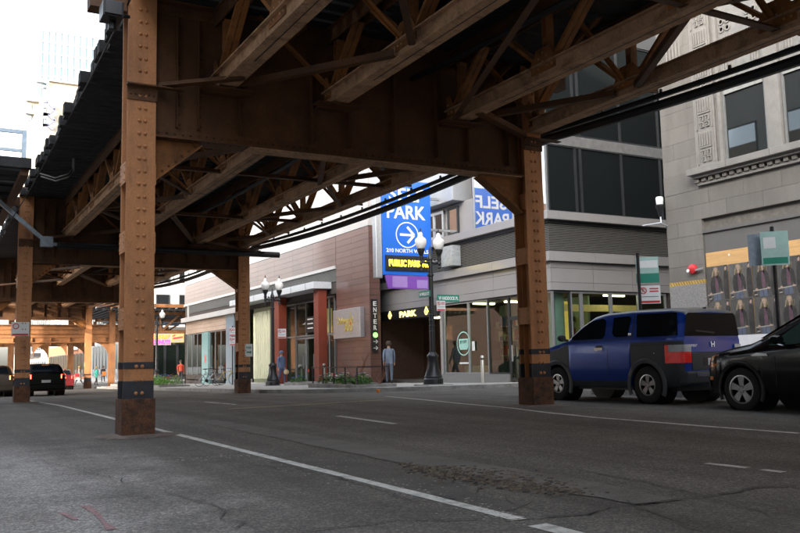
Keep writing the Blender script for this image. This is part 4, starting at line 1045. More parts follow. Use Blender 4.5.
# boarded shopfront: dark band, plywood, posters, white board, granite base
MB().box(GX+.04, GX+.12, -4, 16.10, 3.80, 4.44).box(GX-.02, GX+.039, -4, 16.10, 4.36, 4.44).build('sign_band', mat('dark_grey_band', (.115, .11, .105), rough=.6, var=.08, scale=1), gb)
ply = mat('plywood', (.60, .36, .15), rough=.75, var=.16, scale=3, stretch=(1, .6, 6), dirt=(.36, .18, .06), dscale=6, damt=.5, fine=.08)
for i in range(6):
    a = 16.08-2.44*i; MB().box(GX+.03, GX+.119, a-2.435, a, 3.0, 3.795).build('plywood_board', ply, gb)
MB().box(GX+.03, GX+.119, -3, 16.08, 1.5, 2.998).build('backing_board', ply, gb)
b = MB()
for yy in (15.3, 13.75, 12.4): b.cyl((GX+.02, yy, 3.66), (GX+.0301, yy, 3.66), .03, n=8)
b.build('screw_cap', whitep, gb)
MB().box(GX+.0, GX+.119, -3, 16.08, .3, 1.49).build('white_board', mat('white_board', (.62, .62, .63), rough=.7, var=.05), gb)
gran = mat('speckled_granite', (.20, .195, .19), rough=.6, var=.2, scale=40, fine=.55, bscale=70)
MB().box(GX-.02, GX+.119, 16.12, GY+.002, .15, 1.55).build('granite_block', gran, gb, bevel=.01); MB().box(GX-.02, GX+.119, 16.12, GY+.002, 1.556, 2.97).build('granite_block', gran, gb, bevel=.01)
b = MB(); b.box(GX-.015, GX+.119, 16.13, GY, 2.973, 3.078); o = b.build('worn_yellow_course', mat('mustard_course', (.42, .28, .07), rough=.8, var=.3, scale=8), gb)
for i in range(13): MB().beam((GX-.017, 16.16+.096*i, 2.98), (GX-.017, 16.22+.096*i, 3.07), .03, .003, up=(1, 0, 0)).build('dark_dash', mat('course_dash', (.22, .14, .045), rough=.9), gb)
# fire alarm bell
fb = thing('alarm_bell', (GX-.1, 16.6, 3.25), 'round red fire alarm bell on the grey stone wall', 'bell')
c = onX(691.5, 269, GX-.1)
MB().lathe((GX-.02, c.y, c.z), [(.03, .02), (.13, .02), (.145, -.03), (.13, -.09), (.08, -.12), (.0, -.13)], 18, axis='x').build('gong', redp, fb, smooth=True)
MB().beam((GX-.08, c.y-.05, c.z-.05), (GX-.1, c.y-.38, c.z-.02), .04, .05).build('striker', alu, fb); MB().cyl((GX-.20, c.y+.05, c.z-.05), (GX-.185, c.y+.05, c.z-.05), .05, n=10).build('label_disc', whitep, fb)
# alley lamp on the corner
al = thing('alley_lamp', (18.75, 17.5, 4.6), 'small glass lantern on a metal arm at the stone corner above the alley', 'lamp')
p = onX(659.5, 200, 18.6)
MB().lathe((18.6, p.y, p.z-.28), [(.02, -.22), (.05, -.2), (.09, .0), (.13, .08), (.13, .12), (.03, .13)], 12).build('fitting', blackm, al, smooth=True)
MB().lathe((18.6, p.y, p.z-.15), [(.03, 0), (.10, .01), (.115, .2), (.09, .24), (.02, .25)], 12).build('globe', mat('white_glass', (.72, .72, .70), rough=.3, var=.03), al, smooth=True)
q = onX(664, 223, 18.7); r0 = onX(648, 224, 18.5)
MB().tube([(18.795, 17.36, q.z-.1), (18.6, 17.42, q.z), (18.4, 17.95, q.z-.02)], .025, 6).tube([(18.6, 17.42, q.z), (18.6, p.y, p.z-.5)], .02, 6).build('arm', alu, al)

# ---- buildings across the wide cross street and beyond
def farbox(name, label, x0, x1, y0, y1, z1, m, base=-.6, cat='building'):
    t = thing(name, ((x0+x1)/2, y0, base), label, cat); MB().box(x0, x1, y0, y1, base, z1).build('wall', m, t); return t
white = mat('white_painted_wall', (.30, .30, .295), rough=.8, var=.05, scale=.5); brick = mat('orange_brick', (.22, .09, .042), rough=.9, var=.25, scale=3)
pd = farbox('corner_shop_building', 'white corner building with shopfronts facing the cross street beyond the railway', 17.4, 34, 88.6, 108, 16, white)
fz = g(18, 90)+.13
MB().box(17.5, 34, 88.45, 88.598, fz, 5.1).build('shopfront', mat('dark_shopfront', (.06, .055, .05), rough=.5, var=.3), pd)
for x in rng(17.7, 28, 8): winY(88.4, x, x+1.2, fz+.4, 3.3, pd, clear, darkfr, fw=.08, name='shop_window')
for i in range(6):
    for z in (6.6, 9.8): winY(88.56, 18.2+2.4*i, 19.6+2.4*i, z, z+1.9, pd, mirr, darkfr, fw=.08)
for i in range(9): winX(17.38, 89.4+2.0*i, 90.9+2.0*i, fz+.3, 3.6, pd, mirr, framem, fw=.12, name='shop_window')
for i in range(9): winX(17.38, 89.4+2.0*i, 90.7+2.0*i, 6, 8, pd, mirr, darkfr, fw=.1)
dn = thing('donut_shop_sign', (19.5, 88.3, 3.2), 'bright orange and pink two line donut shop sign beneath the orange truss', 'sign')
orl = mat('orange_sign_letters', (.5, .14, .02), emit=(1, .3, .02), estr=.12); pkl = mat('pink_sign_letters', (.5, .04, .22), emit=(1, .05, .45), estr=.15)
a, c = onY(152, 333.5, 88.3), onY(171, 345, 88.3)
MB().box(a.x-.3, c.x, 88.3, 88.39, c.z, a.z).build('panel', mat('donut_sign_panel', (.24, .23, .22), rough=.5), dn)
text("DUNKIN'", (a.z-c.z)*.40, ((a.x+c.x)/2, 88.29, a.z-(a.z-c.z)*.27), (1, 0, 0), (0, 0, 1), orl, dn, width=(c.x-a.x)*.85, bold=.03)
text('DONUTS', (a.z-c.z)*.40, ((a.x+c.x)/2, 88.29, a.z-(a.z-c.z)*.74), (1, 0, 0), (0, 0, 1), pkl, dn, width=(c.x-a.x)*.9, bold=.03)
ss = thing('restaurant_sign', (22.5, 88, 3.2), 'yellow restaurant sign board with slanting red script beside the donut sign', 'sign')
a, c = onY(171.5, 333.5, 87.9), onY(184, 342.5, 87.9)
MB().box(a.x, c.x, 87.9, 88.1, c.z, a.z).build('panel', mat('cream_yellow_sign', (.28, .22, .09), rough=.6, var=.1), ss)
for k, (f0, f1, zf, mm) in enumerate(((.1, .3, .75, redp), (.12, .9, .5, redp), (.3, .9, .2, bluegrey))): MB().beam((a.x+(c.x-a.x)*f0, 87.89, c.z+(a.z-c.z)*(zf-.06)), (a.x+(c.x-a.x)*f1, 87.89, c.z+(a.z-c.z)*(zf+.12)), .16 if k == 1 else .1, .01, up=(0, 1, 0)).build('script_stroke', mm, ss)
MB().box(a.x-.2, c.x+.3, 87.88, 87.899, a.z+.02, a.z+.22).build('green_strip', greenp, ss)
pf = farbox('brick_shop_building', 'orange brick building seen far down the street under the girders', 17.4, 30, 110, 150, 13, brick)
for i in range(14):
    for z in (4.4, 7.2, 10): winX(17.37, 111+2.7*i, 112.4+2.7*i, z, z+1.7, pf, mirr, whitep, fw=.12)
    winX(17.37, 110.8+2.7*i, 112.9+2.7*i, 0, 3, pf, clear, darkfr, fw=.15, name='shop_window')
wf = farbox('white_shop_building', 'white building furthest down the street with a dark awning sign', 17.4, 34, 152, 196, 12, white)
for i in range(14):
    for z in (0, 4.4, 8): winX(17.37, 153+3*i, 154.6+3*i, z, z+2.4, wf, mirr, darkfr, fw=.12)
MB().box(16.2, 17.35, 160, 186, 3.2, 3.9).build('awning', blackm, wf)
b = MB().box(16.6, 17.3, 118, 122, 3.5, 4.7); tag(b.build('hanging_sign', mat('pale_blue_sign', (.45, .62, .75), rough=.5)), 'pale blue sign hanging from the far brick building', 'sign')
cream = mat('cream_stone', (.34, .31, .255), rough=.85, var=.06, scale=.15)
ct = farbox('cream_tower', 'cream stone office block with a zigzag fire escape behind the railway', 17.6, 60, 160, 190, onY(42, 78.5, 160).z, cream)
for (xa, ya, xb2, yb2) in ((43.2, 83, 46.6, 85.2), (43.2, 87, 46.6, 89.5), (43.4, 107.5, 46.6, 113.5), (43, 118.3, 46.4, 124.5), (37.5, 142.5, 40, 152), (46, 143, 49.5, 154)):
    a, c = onY(xa, ya, 159.9), onY(xb2, yb2, 159.9); winY(159.9, a.x, c.x, c.z, a.z, ct, mirr, darkfr if ya < 130 else whitep, fw=.15)
a, c = onY(37, 77.8, 159), onY(44, 80, 159); MB().box(a.x, c.x, 158.8, 160, c.z-.5, a.z).build('cornice_end', mat('blue_grey_cornice', (.22, .25, .33), rough=.6), ct)
MB().box(17.5, 60, 159.4, 159.99, onY(42, 81, 160).z, onY(42, 80, 160).z).build('cornice', cream, ct)
fem = mat('fire_escape_iron', (.12, .13, .19), rough=.6)
fe = thing('fire_escape', (onY(50, 125, 159).x, 159, onY(50, 128, 159).z), 'dark zigzag iron fire escape on the cream tower', 'fire escape')
zz = [(43, 102), (47.5, 102), (55, 109.5), (48, 114.5), (43, 114.5), (48, 114.5), (55, 120.7), (48, 125), (42.5, 125.5), (47, 125.5), (53, 129.5)]
for p, q in zip(zz, zz[1:]): MB().beam(onY(*p, 159), onY(*q, 159), .5, .45).build('flight', fem, fe)
cw = farbox('cream_wing', 'lower pale stone wing with cornice left of the cream tower', 17.6, 24, 200, 215, onY(25, 97, 200).z, cream)
for (xa, ya, xb2, yb2) in ((26.5, 103.5, 31.5, 110), (26.5, 114, 31.5, 121)):
    a, c = onY(xa, ya, 199.8), onY(xb2, yb2, 199.8); winY(199.8, a.x, c.x, c.z, a.z, cw, mirr, bluegrey, fw=.2)
for yy in (95.5, 108.5): a = onY(8, yy, 199); MB().box(17.2, 24.2, 198.9, 199.99, a.z-.6, a.z+.3).build('cornice', cream, cw)
gt = farbox('glass_tower', 'pale blue glass skyscraper rising behind the cream tower', 30, 90, 297, 340, onY(34, 27, 297).z, mat('pale_glass_cladding', (.20, .29, .33), rough=.3, coat=.3, var=.06, scale=.05))
zt = onY(34, 27, 297).z
for i in range(28): MB().box(29.9, 90, 296.8, 296.99, zt-4*i-.9, zt-4*i-.1).build('spandrel_band', mat('pale_spandrel', (.30, .36, .38), rough=.5), gt)
for i in range(30): MB().box(30+2*i-.12, 30+2*i+.12, 296.6, 296.79, 0, zt).build('fin', mat('pale_spandrel', (.30, .36, .38)), gt)
# ---- unseen street wall on the near side, height and end set to block the sun; shows in the windows
eb = thing('shading_street_wall', (-8, 20, 0), 'unseen pale stone office block on the near side, sized to block the sun', 'building')
est = mat('pale_east_stone', (.42, .39, .34), rough=.85, var=.1, scale=.5)
MB().box(-30, -8, -95, 38, -.1, 20).build('wall', est, eb)
wme = None
for zi in range(4):
    for yi in range(12):
        y = -14+4.4*yi; z = 1.0+4.1*zi
        if wme is None:
            o = winX(-7.97, y, y+2.4, z, z+2.5, eb, mirr, darkfr, fw=.1); wme = (o, o.children[0], (y, z))
        else:
            o = piece('window', wme[0].data, eb, wloc(eb)+Vector((0, y-wme[2][0], z-wme[2][1]))); pc = bpy.data.objects.new('pane', wme[1].data); COL.objects.link(pc); pc.parent = o
for zi in range(4): MB().box(-7.999, -7.7, -95, 38, .2+4.1*zi, .55+4.1*zi).build('string_course', est, eb)
farbox('dark_reflected_block', 'unseen dark brick block added across the cross street for its reflection', -24, -8, 72, 97, 18, mat('dark_east_brick', (.09, .05, .035), rough=.9, var=.25, scale=2))  # unseen block added so the tiled pier mirrors something dark
# ---- railway over the cross street, sunlit
lake_steel = mat('sunlit_orange_steel', (.25, .105, .036), rough=.65, var=.25, scale=1.5, dirt=(.09, .04, .016), dscale=1.2, damt=.8, stretch=(1, 1, .6), rnd=.1)
lk = thing('cross_street_railway', (12, 68, -.4), 'sunlit orange steel railway crossing the street in the distance', 'elevated railway')
for yc, cols in ((68.0, (-1.5, 12.45, 22, 30)), (79.0, (-1.5, 6.2, 11.0, 22))):
    for x in cols:
        zg = g(x, yc); b = MB(); hsec(b, x-.22, .44, yc, .4, zg, 5.7); b.build('column', lake_steel, lk)
    MB().box(-6, 13, yc-.012, yc+.012, 3.0, 4.3).box(-6, 13, yc-.18, yc+.18, 4.28, 4.34).box(-6, 13, yc-.18, yc+.18, 2.96, 3.02).build('girder', lake_steel, lk)
    for z, d in ((3.35, .05), (3.62, .09), (3.95, .05)): MB().box(-6, 13, yc-.0125-d, yc-.0125, z, z+.07).build('girder_angle', lake_steel, lk)
    for k in range(14): MB().box(-5+1.3*k, -4.92+1.3*k, yc-.13, yc-.0126, 3.03, 3.345).build('stiffener', lake_steel, lk)
    for x, s in ((12.25, -1), (9.2, -1), (6.8, 1), (-1.2, 1)):
        pts = [(x, yc-.01, 3.0)]+[(x+s*(1.3-1.3*sin(t)), yc-.01, 3.0-1.3+1.3*cos(t)) for t in [pi/2*k/7 for k in range(8)]]
        b = MB()
        for k in range(1, len(pts)-1): b.prism([pts[0], pts[k], pts[k+1]], (0, .02, 0))
        b.build('arch_bracket', lake_steel, lk)
    zt0, zt1 = (3.75, 5.25) if yc < 70 else (4.25, 5.25)
    for z in (zt0, zt1): MB().box(13, 60, yc-.15, yc+.15, z-.12, z+.12).build('chord', lake_steel, lk)
    for i in range(14):
        xa = 13+3.2*i
        MB().box(xa-.12, xa+.12, yc-.1, yc+.1, zt0+.121, zt1-.121).build('post', lake_steel, lk)
        for p, q in (((xa, zt0), (xa+1.6, zt1)), ((xa+1.6, zt1), (xa+3.2, zt0))): MB().beam((p[0], yc, p[1]), (q[0], yc, q[1]), .14, .2, up=(0, 1, 0)).build('diagonal', lake_steel, lk)
b = MB(); x = -8
while x < 60: b.box(x, x+.3, 66.8, 80.2, 5.38, 5.62); x += .55
tag(b.build('ties', tiewood, lk), kind='stuff')
MB().box(-8, 60, 66.7, 67.0, 5.63, 5.9).build('guard_timber', lake_steel, lk)
for x in (15, 19, 23): MB().cyl((x-3, 69.5, 4.6), (x+3, 69.5, 4.4), .1, n=6).build('conduit', galv, lk)
# ================================================================== VEHICLES
cglass = mat('dark_car_glass', (.006, .009, .012), rough=.05, spec=.07, var=.05)
tyrem = mat('tyre_rubber', (.014, .014, .014), rough=.8, var=.2)
rimm = mat('alloy_wheel', (.42, .42, .43), rough=.3, metal=.85, var=.06)
clad = mat('grey_plastic_cladding', (.034, .039, .047), rough=.5, var=.1)
chrome = mat('chrome', (.75, .76, .78), rough=.1, metal=1., var=.03)
taill = mat('red_tail_lens', (.33, .008, .010), rough=.12, var=.45, scale=22, coat=1., emit=(.9, .03, .02), estr=.015)
clearl = mat('clear_lamp_lens', (.36, .37, .39), rough=.08, coat=1., var=.2, scale=20)
amber = mat('amber_lens', (.75, .22, .03), rough=.15, coat=1., var=.1)
plate = mat('number_plate', (.62, .64, .66), rough=.5, var=.08)
def lerp(tab, v):
    if v <= tab[0][0]: return tab[0][1]
    for (a, xa), (b, xb) in zip(tab, tab[1:]):
        if v <= b: return xa+(xb-xa)*(v-a)/(b-a)
    return tab[-1][1]
class Car:
    def __init__(s, name, label, group, xc, yr, L, W, top, belt, wheels, wr, ar, rock, paint, tumble=.80, plan=None, greyfn=None, sc=1.0):
        s.L, s.W, s.top, s.belt, s.wheels, s.wr, s.ar, s.rock, s.tumble = L, W, top, belt, wheels, wr, ar, rock, tumble
        s.plan = plan or [(0, .90), (.06, .96), (.2, 1), (L-.6, 1), (L-.25, .94), (L-.08, .84), (L, .70)]
        s.xc, s.yr = xc, yr; s.z0 = g(xc, yr+L/2)+.004; s.sc = sc
        s.root = thing(name, (xc, yr+L/2, s.z0), label, 'car', group)
        s.paint = paint; s.greyfn = greyfn
    def hw(s, y): return s.W/2*lerp(s.plan, y)
    def zb(s, y):
        z = s.rock+.06*max(0, (y-(s.L-.5))/.5)+.05*max(0, (.4-y)/.4)
        for wy in s.wheels:
            d = abs(y-wy)
            if d < s.ar: z = max(z, s.wr+sqrt(s.ar**2-d*d)-.0)
        return z
    def section(s, y):
        hw, zb, zt = s.hw(y), s.zb(y), lerp(s.top, y); be = lerp(s.belt, y) if isinstance(s.belt, list) else s.belt
        f = max(0, min(1, (zt-be)/.10)); zbelt = min(be, zt-.05)
        k = max(0, min(1, (zt-be)/.5)); wt = hw*(.95-(.95-s.tumble)*k)
        zmid = max(zb+.03, .66); zsh = max(zmid+.02, zbelt-.07)
        return [(hw*.90, zb), (hw*.985, max(zb+.015, min(zb+.12, zmid-.01))), (hw, zmid), (hw*.992, zsh), (hw*.965, max(zbelt, zsh+.01)),
                (hw*.965+(wt-hw*.965)*.5, zbelt+(zt-.07-zbelt)*.5 if f > 0 else zt-.035), (wt, zt-.07*f-.025*(1-f)), (wt-.06, zt-.02), (wt*.6, zt), (0, zt+.015)]
    def xat(s, y, z):
        P = s.section(y)
        for (xa, za), (xb, zb) in zip(P, P[1:]):
            if za <= z <= zb and zb > za: return xa+(xb-xa)*(z-za)/(zb-za)
        return P[0][0] if z < P[0][1] else P[6][0]
    def W3(s, x, y, z): return Vector((s.xc+x, s.yr+s.L/2+(y-s.L/2)*s.sc, s.z0+z*1.0)) if s.sc != 1 else Vector((s.xc+x, s.yr+y, s.z0+z))
    def body(s, n=90):
        b = MB(); ys = sorted(set([s.L*i/n for i in range(n+1)]+[w+sg*s.ar*f for w in s.wheels for sg in (-1, 1) for f in (.999, .97, .9)]))
        rows = []
        for y in ys:
            P = s.section(y); rows.append([s.W3(x, y, z) for x, z in P]+[s.W3(-x, y, z) for x, z in P[-2::-1]])
        m = len(rows[0]); b.v = [tuple(p) for r in rows for p in r]
        for i in range(len(rows)-1):
            for j in range(m-1):
                b.f.append((i*m+j, (i+1)*m+j, (i+1)*m+j+1, i*m+j+1))
                zc = (rows[i][j].z+rows[i][j+1].z)/2-s.z0
                b.m.append(int(s.greyfn((ys[i]+ys[i+1])/2, zc, j if j < m/2 else m-2-j)) if s.greyfn else 0)
        b.f += [tuple(range(m))[::-1], tuple((len(rows)-1)*m+j for j in range(m))]; b.m += [0, 0]
        o = b.build('body', [s.paint, clad, mat('sky_grey_roof_panel', (.11, .115, .12), rough=.35, coat=.4, var=.08)], s.root, smooth=True)  # grey roof composite, its tone also standing in for reflected sky
        u = MB(); u.box(s.xc-s.W*.40, s.xc+s.W*.40, s.yr+.25, s.yr+s.L-.3, s.z0+.24, s.z0+.6)
        for wy in s.wheels:
            for sg in (-1, 1):
                c = s.W3(sg*.45, wy, s.wr); e = s.W3(sg*(s.W/2-.07), wy, s.wr); u.cyl(c, e, s.ar-.012, n=24, caps=False); u.cyl(c, c+Vector((sg*.01, 0, 0)), s.ar-.012, n=24)
        u.build('underbody', blackp, s.root)
    def side(s, name, pts, m, off=.006, side=-1, parent=None, depth=None):
        b = MB(); ylo, yhi = min(p[0] for p in pts), max(p[0] for p in pts); zr = [p[1] for p in pts]
        nc = max(1, int((yhi-ylo)/.06)); nr = 6 if max(zr)-min(zr) > .12 else 1; cols = []
        for i in range(nc+1):
            y = min(max(ylo+(yhi-ylo)*i/nc, ylo+1e-5), yhi-1e-5); zs = []
            for (ya, za), (yb, zb) in zip(pts, pts[1:]+pts[:1]):
                if (ya-y)*(yb-y) <= 0 and ya != yb: zs.append(za+(zb-za)*(y-ya)/(yb-ya))
            z0, z1 = min(zs), max(zs); cols.append([s.W3(side*(s.xat(y, z0+(z1-z0)*j/nr)+off), y, z0+(z1-z0)*j/nr) for j in range(nr+1)])
        if depth:
            d = Vector((-side*depth, 0, 0)); cols = [c+[p+d for p in c[::-1]] for c in cols]; k = len(cols[0]); k2 = k
        else: k = len(cols[0]); k2 = k-1
        b.v = [tuple(p) for c in cols for p in c]
        for i in range(nc):
            for j in range(k2): b.f.append((i*k+j, (i+1)*k+j, (i+1)*k+(j+1) % k, i*k+(j+1) % k)); b.m.append(0)
        if depth:
            for e in (0, nc): b.f.append(tuple(e*k+j for j in range(k))); b.m.append(0)
        return b.build(name, m, parent or s.root, smooth=not depth)
    def bothsides(s, name, pts, m, off=.006, depth=None): 
        s.side(name, pts, m, off, -1, depth=depth); s.side(name, pts, m, off, 1, depth=depth)
    def wheelset(s, spokes=5, rr=.215, sw=.075):
        proto = None
        for wy in s.wheels:
            for sg in (-1, 1):
                xo = s.W/2-.015
                t = MB(); r = s.wr; c = s.W3(sg*xo, wy, r); d = -sg
                t.lathe(c, [(rr, d*.005), (rr+.03, d*-.004), (r-.04, d*-.002), (r-.008, d*.02), (r, d*.06), (r, d*.17), (r-.03, d*.215), (rr, d*.215)], 28, axis='x', caps=False)
                w = t.build('wheel', tyrem, s.root, smooth=True)
                b = MB(); b.lathe(c, [(rr, d*.003), (rr-.022, d*.0), (rr-.03, d*.03), (rr-.03, d*.04), (rr, d*.04)], 28, axis='x', caps=False)
                for k in range(spokes):
                    a = 2*pi*k/spokes+.3; dr = Vector((0, cos(a), sin(a))); ta = Vector((0, -sin(a), cos(a)))
                    p, q = c+dr*.03+Vector((d*.018, 0, 0)), c+dr*(rr-.015)+Vector((d*.014, 0, 0))
                    b.add([p+ta*sw*.42, p-ta*sw*.42, q-ta*sw*.75, q+ta*sw*.75, p+ta*sw*.42+Vector((d*.03, 0, 0)), p-ta*sw*.42+Vector((d*.03, 0, 0)), q-ta*sw*.75+Vector((d*.03, 0, 0)), q+ta*sw*.75+Vector((d*.03, 0, 0))],
                          [(0, 1, 2, 3), (7, 6, 5, 4), (0, 3, 7, 4), (1, 5, 6, 2), (2, 6, 7, 3), (0, 4, 5, 1)])
                b.lathe(c, [(.0, d*.006), (.05, d*.006), (.062, d*.016), (.062, d*.05), (.0, d*.05)], 14, axis='x')
                rim = b.build('rim', rimm, w, smooth=False)
                k = MB(); k.lathe(c, [(rr-.005, d*.06), (.0, d*.06), (.0, d*.065), (rr-.005, d*.065)], 20, axis='x')
                for q in range(5): k.lathe(c+Vector((0, .04*cos(2*pi*q/5), .04*sin(2*pi*q/5))), [(.0, d*.004), (.009, d*.004), (.009, d*.02), (.0, d*.02)], 6, axis='x')
                k.build('brake_disc', blackm, w)
    def flare(s, wy, wd=.085, m=None, a0=-25, a1=205):
        for sg in (-1, 1):
            b = MB(); N = 26; vs = []
            for k in range(N+1):
                a = radians(a0+(a1-a0)*k/N)
                for r, o in ((s.ar-.012, .0), (s.ar-.005, .022), (s.ar+wd*.7, .024), (s.ar+wd, .002)):
                    y, z = wy+r*cos(a), s.wr+r*sin(a); vs.append(s.W3(sg*(max(s.hw(y)*.985, s.xat(y, max(z, s.zb(y))) if z < .9 else s.hw(y)*.97)+o), y, z))
            b.add(vs, [(4*k+j, 4*k+4+j, 4*k+5+j, 4*k+1+j) for k in range(N) for j in range(3)]); b.build('wheel_arch', m or mat('grey_arch_plastic', (.062, .068, .078), rough=.45, var=.1), s.root, smooth=True)
    def bx(s, name, x0, x1, y0, y1, z0, z1, m, bev=.0, parent=None):
        a, c = s.W3(x0, y0, z0), s.W3(x1, y1, z1); return MB().box(a.x, c.x, a.y, c.y, a.z, c.z).build(name, m, parent or s.root, bevel=bev)

bluep = mat('metallic_blue_paint', (.002, .040, .30), rough=.28, metal=.2, var=.05, coat=.4, spec=.35)
def bgrey(y, z, j):
    if j >= 6 and y < 2.75: return 2
    if j > 3: return False
    if z < .40: return True
    if z < 1.08 and y < 1.22: return True
    if 3.02 < y < 4.0 and z < 1.0: return True
    return False
YW = 11.6
suv = Car('parked_suv', 'boxy dark blue SUV with grey plastic wheel arches parked at the far kerb', 'cars parked at the right kerb', 12.60, YW-.86, 4.3, 1.68,
          [(0, 1.66), (.05, 1.72), (.3, 1.765), (1.3, 1.79), (2.0, 1.775), (2.35, 1.72), (2.7, 1.56), (3.15, 1.26), (3.3, 1.21), (3.9, 1.10), (4.18, .98), (4.3, .78)], 1.22,
          [.86, 3.435], .35, .415, .30, bluep, tumble=.83, plan=[(0, .885), (.03, .92), (.08, .955), (.16, .985), (.32, 1), (3.6, 1), (4.0, .96), (4.2, .88), (4.3, .74)], greyfn=bgrey)
suv.body()
suv.wheelset(5, .20)
for wy in suv.wheels: suv.flare(wy)
suv.bothsides('window', [(2.02, 1.25), (2.92, 1.25), (2.98, 1.30), (2.66, 1.50), (2.4, 1.625), (2.05, 1.66), (1.96, 1.60), (1.96, 1.32)], cglass)
suv.bothsides('window', [(1.28, 1.27), (1.68, 1.27), (1.76, 1.36), (1.76, 1.66), (1.31, 1.67), (1.27, 1.62)], cglass)
suv.bothsides('window', [(.10, 1.25), (1.12, 1.25), (1.14, 1.69), (.14, 1.67)], cglass)
suv.bothsides('roof_pillar', [(1.19, 1.24), (1.215, 1.24), (1.215, 1.70), (1.19, 1.70)], blackp, off=.003)
suv.bothsides('pillar_glint', [(.035, 1.24), (.085, 1.24), (.095, 1.685), (.05, 1.68)], mat('pale_pillar_glint', (.5, .55, .62), rough=.35), off=.016)  # pale strip painting the bright reflection along the rear body corner
for y in (1.235, 1.86, 3.02): suv.bothsides('seam', [(y, .36), (y+.012, .36), (y+.012, 1.2), (y, 1.2)], blackp, off=.002)
suv.bothsides('belt_trim', [(1.2, 1.222), (3.1, 1.222), (3.1, 1.236), (1.2, 1.236)], clad, off=.006)
suv.bothsides('cladding_edge', [(.25, 1.085), (1.235, 1.085), (1.235, 1.095), (.25, 1.095)], blackp, off=.003)
suv.bothsides('door_handle', [(1.98, 1.02), (2.20, 1.02), (2.20, 1.075), (1.98, 1.075)], chrome, off=.035, depth=.05)
suv.bothsides('handle_recess', [(1.96, 1.075), (2.22, 1.075), (2.20, 1.12), (1.98, 1.12)], blackp, off=.004)
suv.bothsides('fuel_cap', [(.62, .93), (.64, .93), (.64, .95), (.62, .95)], whitep, off=.004)
for sg in (-1, 1):
    b = MB(); b.lathe(suv.W3(sg*1.0, 3.02, 1.30), [(.0, -.05), (.07, -.045), (.095, .0), (.085, .05), (.0, .09)], 12, axis='y', sx=.8, sy=1.0); b.beam(suv.W3(sg*.86, 3.0, 1.24), suv.W3(sg*.98, 3.02, 1.27), .05, .05); b.build('mirror', clad, suv.root, smooth=True)
    # tail lamp wraps the corner: clear section over red
    for nm, z0, z1, mm in (('tail_lamp', .75, .95, taill), ('reversing_lamp', .952, 1.08, clearl)):
        b = MB(); pts = []
        for z in (z0, z1):
            pts.append([suv.W3(sg*(suv.xat(y, z)+.014), y, z) for y in (.36, .28, .2, .14, .09, .05, .02)]+[suv.W3(sg*.755, -.012, z), suv.W3(sg*.70, -.018, z), suv.W3(sg*.58, -.018, z)])
        n = 10; b.add(pts[0]+pts[1], [(k, k+1, n+k+1, n+k) for k in range(n-1)]); b.build(nm, mm, suv.root, fix=False)
    b = MB(); pts = []
    for z in (.951, 1.08): pts.append([suv.W3(sg*(suv.xat(y, z)+.015), y, z) for y in (.36, .28)])
    b.add(pts[0]+pts[1], [(0, 1, 3, 2)]); b.build('lamp_edge', taill, suv.root, fix=False)
b = MB(); b.prism([suv.W3(x, -.002, z) for x, z in ((-.72, 1.235), (.72, 1.235), (.645, 1.62), (.59, 1.655), (-.59, 1.655), (-.645, 1.62))], (0, -.012, 0)); b.build('rear_window', cglass, suv.root, bevel=.004)

b = MB(); b.beam(suv.W3(.05, -.02, 1.29), suv.W3(-.45, -.02, 1.33), .015, .03); b.build('wiper', blackp, suv.root)
suv.bx('tailgate_lower', -.565, .565, -.014, -.002, .62, .93, clad, .01); suv.bx('plate_recess', -.28, .28, -.018, -.0145, .70, .84, blackm); suv.bx('number_plate', -.16, .16, -.022, -.0185, .70, .83, plate)
suv.bx('bumper', -.78, .78, -.09, .12, .36, .60, clad, .04); suv.bx('bumper_step', -.55, .55, -.10, -.0905, .50, .58, mat('bumper_step_grey', (.11, .12, .14), rough=.4), .01)
suv.bx('tailgate_seam', -.57, .57, -.006, -.001, .935, .945, blackp)
text('ELEMENT', .045, suv.W3(-.52, -.008, 1.06), (1, 0, 0), (0, 0, 1), chrome, suv.root, width=.22, depth=.003)
b = MB(); p = suv.W3(.0, -.01, 1.08)
for sg in (-1, 1): b.beam(p+Vector((sg*.03, 0, -.05)), p+Vector((sg*.045, 0, .05)), .008, .02, up=(1, 0, 0))
b.box(p.x-.035, p.x+.035, p.y-.004, p.y+.004, p.z-.01, p.z+.01); b.build('badge', chrome, suv.root)
suv.bx('antenna_base', -.02, .02, .10, .16, 1.74, 1.77, blackp); b = MB().cyl(suv.W3(0, .13, 1.75), suv.W3(0, -.12, 1.92), .004, n=5); b.build('antenna', blackp, suv.root)
for sg in (-1, 1): b = MB().box(*sorted((suv.xc+sg*.60, suv.xc+sg*.84)), suv.yr+4.17, suv.yr+4.25, suv.z0+.78, suv.z0+.98); b.build('headlight', clearl, suv.root)
b = MB(); b.face([suv.W3(-.62, 3.16, 1.275), suv.W3(.62, 3.16, 1.275), suv.W3(.58, 2.46, 1.695), suv.W3(-.58, 2.46, 1.695)]); b.build('windscreen', cglass, suv.root)
# small oval hinge blister on the pillar, as in the quarter window corner
b = MB(); b.lathe(suv.W3(-.90, 1.16, 1.30), [(.0, -.03), (.035, -.025), (.045, 0), (.035, .03), (.0, .04)], 10, axis='z', sx=.6); b.build('pillar_cap', chrome, suv.root, smooth=True)

